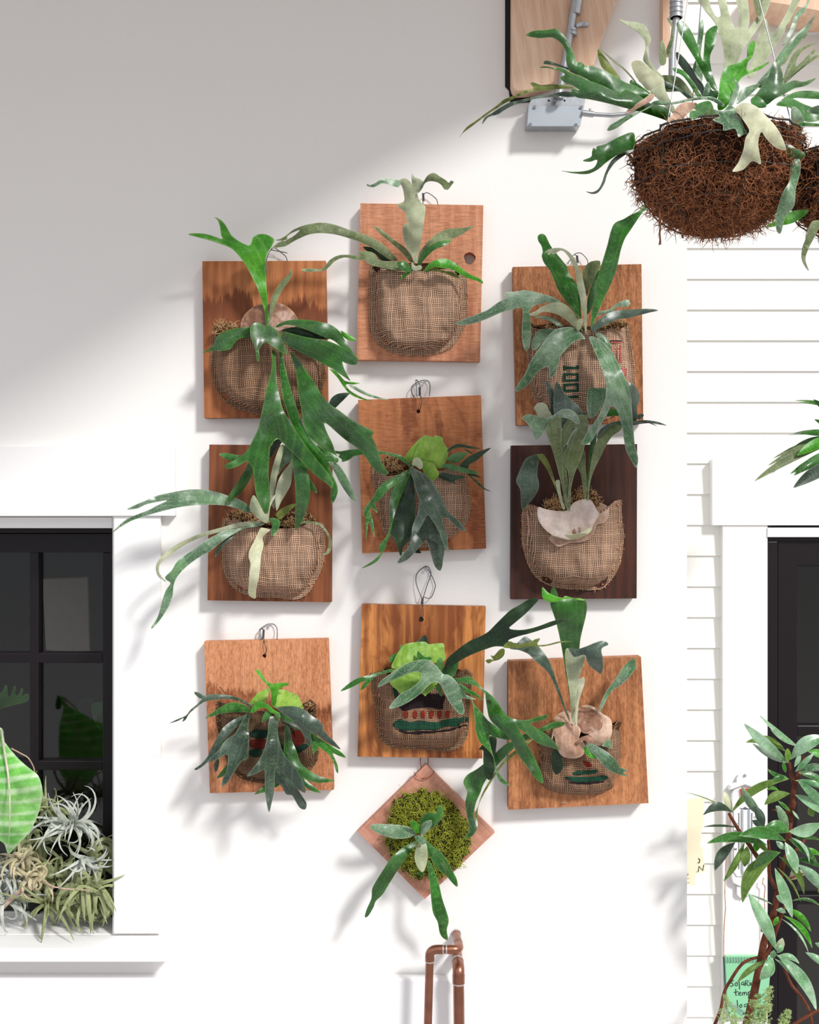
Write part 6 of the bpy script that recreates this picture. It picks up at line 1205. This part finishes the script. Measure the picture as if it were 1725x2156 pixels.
def airplant(label, x, y, d, n, L, w, mat, curl=1.0, up=(0,-.3,.6), seed=1, droop=.6, rich=None):
    rnd = random.Random(seed); c = P(x,y,d); mb = MB(); U = Vector(up)
    for i in range(n):
        a = 2*math.pi*i*.618+rnd.uniform(-.3,.3); el = rnd.uniform(-.1,1)
        dr = Vector((math.cos(a), math.sin(a)*.75, math.sin(a*1.7)*.4))+U*el*1.4; dr.normalize()
        l = L*rnd.uniform(.6,1.15)/1000; pts = [c.copy()]; k = 12; cu = rnd.uniform(.1,1.6)*curl*rnd.choice((-1,1,1)); ax = dr.cross(Vector((rnd.gauss(0,.5),rnd.gauss(0,.5),1))).normalized()
        from mathutils import Matrix
        for j in range(k):
            pts.append(pts[-1]+dr*l/k); dr = (Matrix.Rotation(-cu*.17*(1+j/k),3,ax)@dr); dr = (dr+Vector((0,0,-droop*.07))).normalized()
        ribbon(mb, pts, w/1000*rnd.uniform(.8,1.2), Vector((0,-1,0.4)))
    o = mb.obj('air_plant', LM[mat], None, loc=c)
    m = o.modifiers.new('thickness','SOLIDIFY'); m.thickness = .0008
    tag(o, label, 'air plant', 'air plants piled on the window ledge'); return o
for a in [('white silver air plant standing highest, star shaped with thin leaves',150,1738,-10,51,109,6,'tsil',.9,(0,-.4,.5),3,.4),
 ('silver air plant trailing down right below the highest one',178,1806,0,27,80,7,'tsil',.8,(.6,-.3,-.8),4,.6),
 ('grey air plant peeping out right of the big lime leaf',100,1708,-60,23,86,7,'tgreen',.8,(.1,-.2,.6),5,.5),
 ('pale tan curly air plant left of centre in the pile',44,1812,0,34,71,8,'ttan',2.6,(0,-.4,.4),6,.5),
 ('tan curly air plant just below the other tan one',72,1850,10,30,75,8,'ttan',2.4,(0,-.4,.3),7,.5),
 ('grey green air plant at the far left under the big leaf',4,1850,-10,30,89,9,'tsil',1.2,(0,-.4,.3),8,.6),
 ('broad leaved green air plant against the right jamb',214,1812,-50,37,120,13,'tgreen',1.3,(-.1,-.4,.5),9,.7),
 ('green air plant whose leaves drape over the ledge front',182,1866,-10,34,109,13,'tgreen',1.5,(0,-.8,.2),10,1.6),
 ('olive air plant in the middle of the pile',120,1850,-50,37,114,11,'tgreen',1.5,(0,-.4,.5),11,.7),
 ('low olive air plant lying on the ledge',100,1900,-30,34,126,10,'tgreen',.6,(.9,-.3,.1),12,.4),
 ('low air plant in the right corner of the ledge',212,1890,-20,30,103,12,'tgreen',1.2,(-.2,-.6,.3),13,1.2),
 ('silver air plant lying low at the left edge',12,1895,-10,30,92,9,'tsil',1.0,(0,-.5,.2),14,.8),
 ('olive air plant at the back of the pile',70,1780,-90,34,103,9,'tgreen',1.3,(0,-.2,.6),15,.5)]: airplant(*a)
for i,pts in enumerate(([(0,1390,0),(60,1330,10),(140,1260,15),(230,1210,10),(285,1215,5)],[(280,1190,20),(360,1235,25),(450,1250,25),(560,1255,20),(700,1275,10)])):
    q = [P(*T('g7',[p[:2]])[0],p[2]) for p in pts]; mb = MB(); mb.tube(q,[.006,.005,.0045,.003,.002] if i == 0 else [.0016]*5,7)
    tag(mb.obj('dry_stem', LM['papery'], None, loc=q[2]), ('thick pale dry stem lying on the ledge below the curly air plants','thin pink flower stalk crossing the air plants')[i], 'stem')
# nails that carry the boards
for lab,(cr,x,y,d) in (('nail above the orange grained board',('g2',630,90,8)),('nail above the light board at the bottom left',('g1',942,102,8)),('nail above the middle board',('c5',980,100,8))):
    q = T(cr,[(x,y)])[0]; mb = MB(); mb.tube([P(*q,-6),P(*q,d),P(*q,d+.1),P(*q,d+1.5)],[.0012,.0012,.003,.003],8); tag(autosmooth(mb.obj('nail',M_steel,None,loc=P(*q,0))),lab,'nail','nails carrying the boards')

# =============================================================== light and camera
sc = bpy.context.scene
cam = bpy.data.cameras.new('camera'); co = bpy.data.objects.new('camera',cam); C.objects.link(co)
co.location = (0,-D/1000,0); co.rotation_euler = (math.pi/2,0,0); cam.sensor_fit = 'VERTICAL'; cam.sensor_height = 24; cam.lens = 24*(D/1000)/2.156; cam.clip_start = .05; sc.camera = co
cam.sensor_width = 24
L = bpy.data.lights.new('sun','SUN'); L.energy = SUN; L.angle = math.radians(SUNANG); L.color = (1,.985,.96); lo = bpy.data.objects.new('sun',L); C.objects.link(lo)
lo.rotation_euler = Vector((RX,-1,RZ)).to_track_quat('Z','Y').to_euler(); lo.location = (3,-3,3)
w = bpy.data.worlds.new('sky'); sc.world = w; w.use_nodes = True; nt = w.node_tree; nt.nodes.clear()
out = nt.nodes.new('ShaderNodeOutputWorld'); bg = nt.nodes.new('ShaderNodeBackground'); tcd = nt.nodes.new('ShaderNodeTexCoord'); sep = nt.nodes.new('ShaderNodeSeparateXYZ'); rp = nt.nodes.new('ShaderNodeValToRGB'); mr = nt.nodes.new('ShaderNodeMapRange')
nt.links.new(tcd.outputs['Generated'],sep.inputs[0]); nt.links.new(sep.outputs['Z'],mr.inputs[0]); mr.inputs[1].default_value = -1; mr.inputs[2].default_value = 1
nt.links.new(mr.outputs[0],rp.inputs[0]); cr = rp.color_ramp
for p,c in ((0,(.62,.585,.56)),(.42,(.46,.44,.43)),(.5,(.34,.34,.34)),(.6,(.78,.79,.8)),(1,(1.0,1.0,1.03))):
    e = cr.elements[0] if p == 0 else cr.elements.new(p); e.position = p; e.color = c+(1,)
mx = nt.nodes.new('ShaderNodeMix'); mx.data_type = 'RGBA'; mx.blend_type = 'MULTIPLY'; mx.inputs[0].default_value = 1
r2 = nt.nodes.new('ShaderNodeValToRGB'); m2 = nt.nodes.new('ShaderNodeMapRange'); m2.inputs[1].default_value = -1; m2.inputs[2].default_value = 1
nt.links.new(sep.outputs['X'],m2.inputs[0]); nt.links.new(m2.outputs[0],r2.inputs[0]); r2.color_ramp.elements[0].color = (1.04,1.09,1.22,1); r2.color_ramp.elements[1].color = (1.04,1.0,.96,1)
nt.links.new(rp.outputs[0],mx.inputs[6]); nt.links.new(r2.outputs[0],mx.inputs[7]); nt.links.new(mx.outputs[2],bg.inputs[0]); bg.inputs[1].default_value = AMB; nt.links.new(bg.outputs[0],out.inputs[0])
sc.view_settings.view_transform = 'Standard'; sc.view_settings.look = 'None'; sc.view_settings.gamma = 1; sc.view_settings.use_curve_mapping = False; sc.view_settings.exposure = EXPO
sc.cycles.max_bounces = 8; sc.cycles.transparent_max_bounces = 12
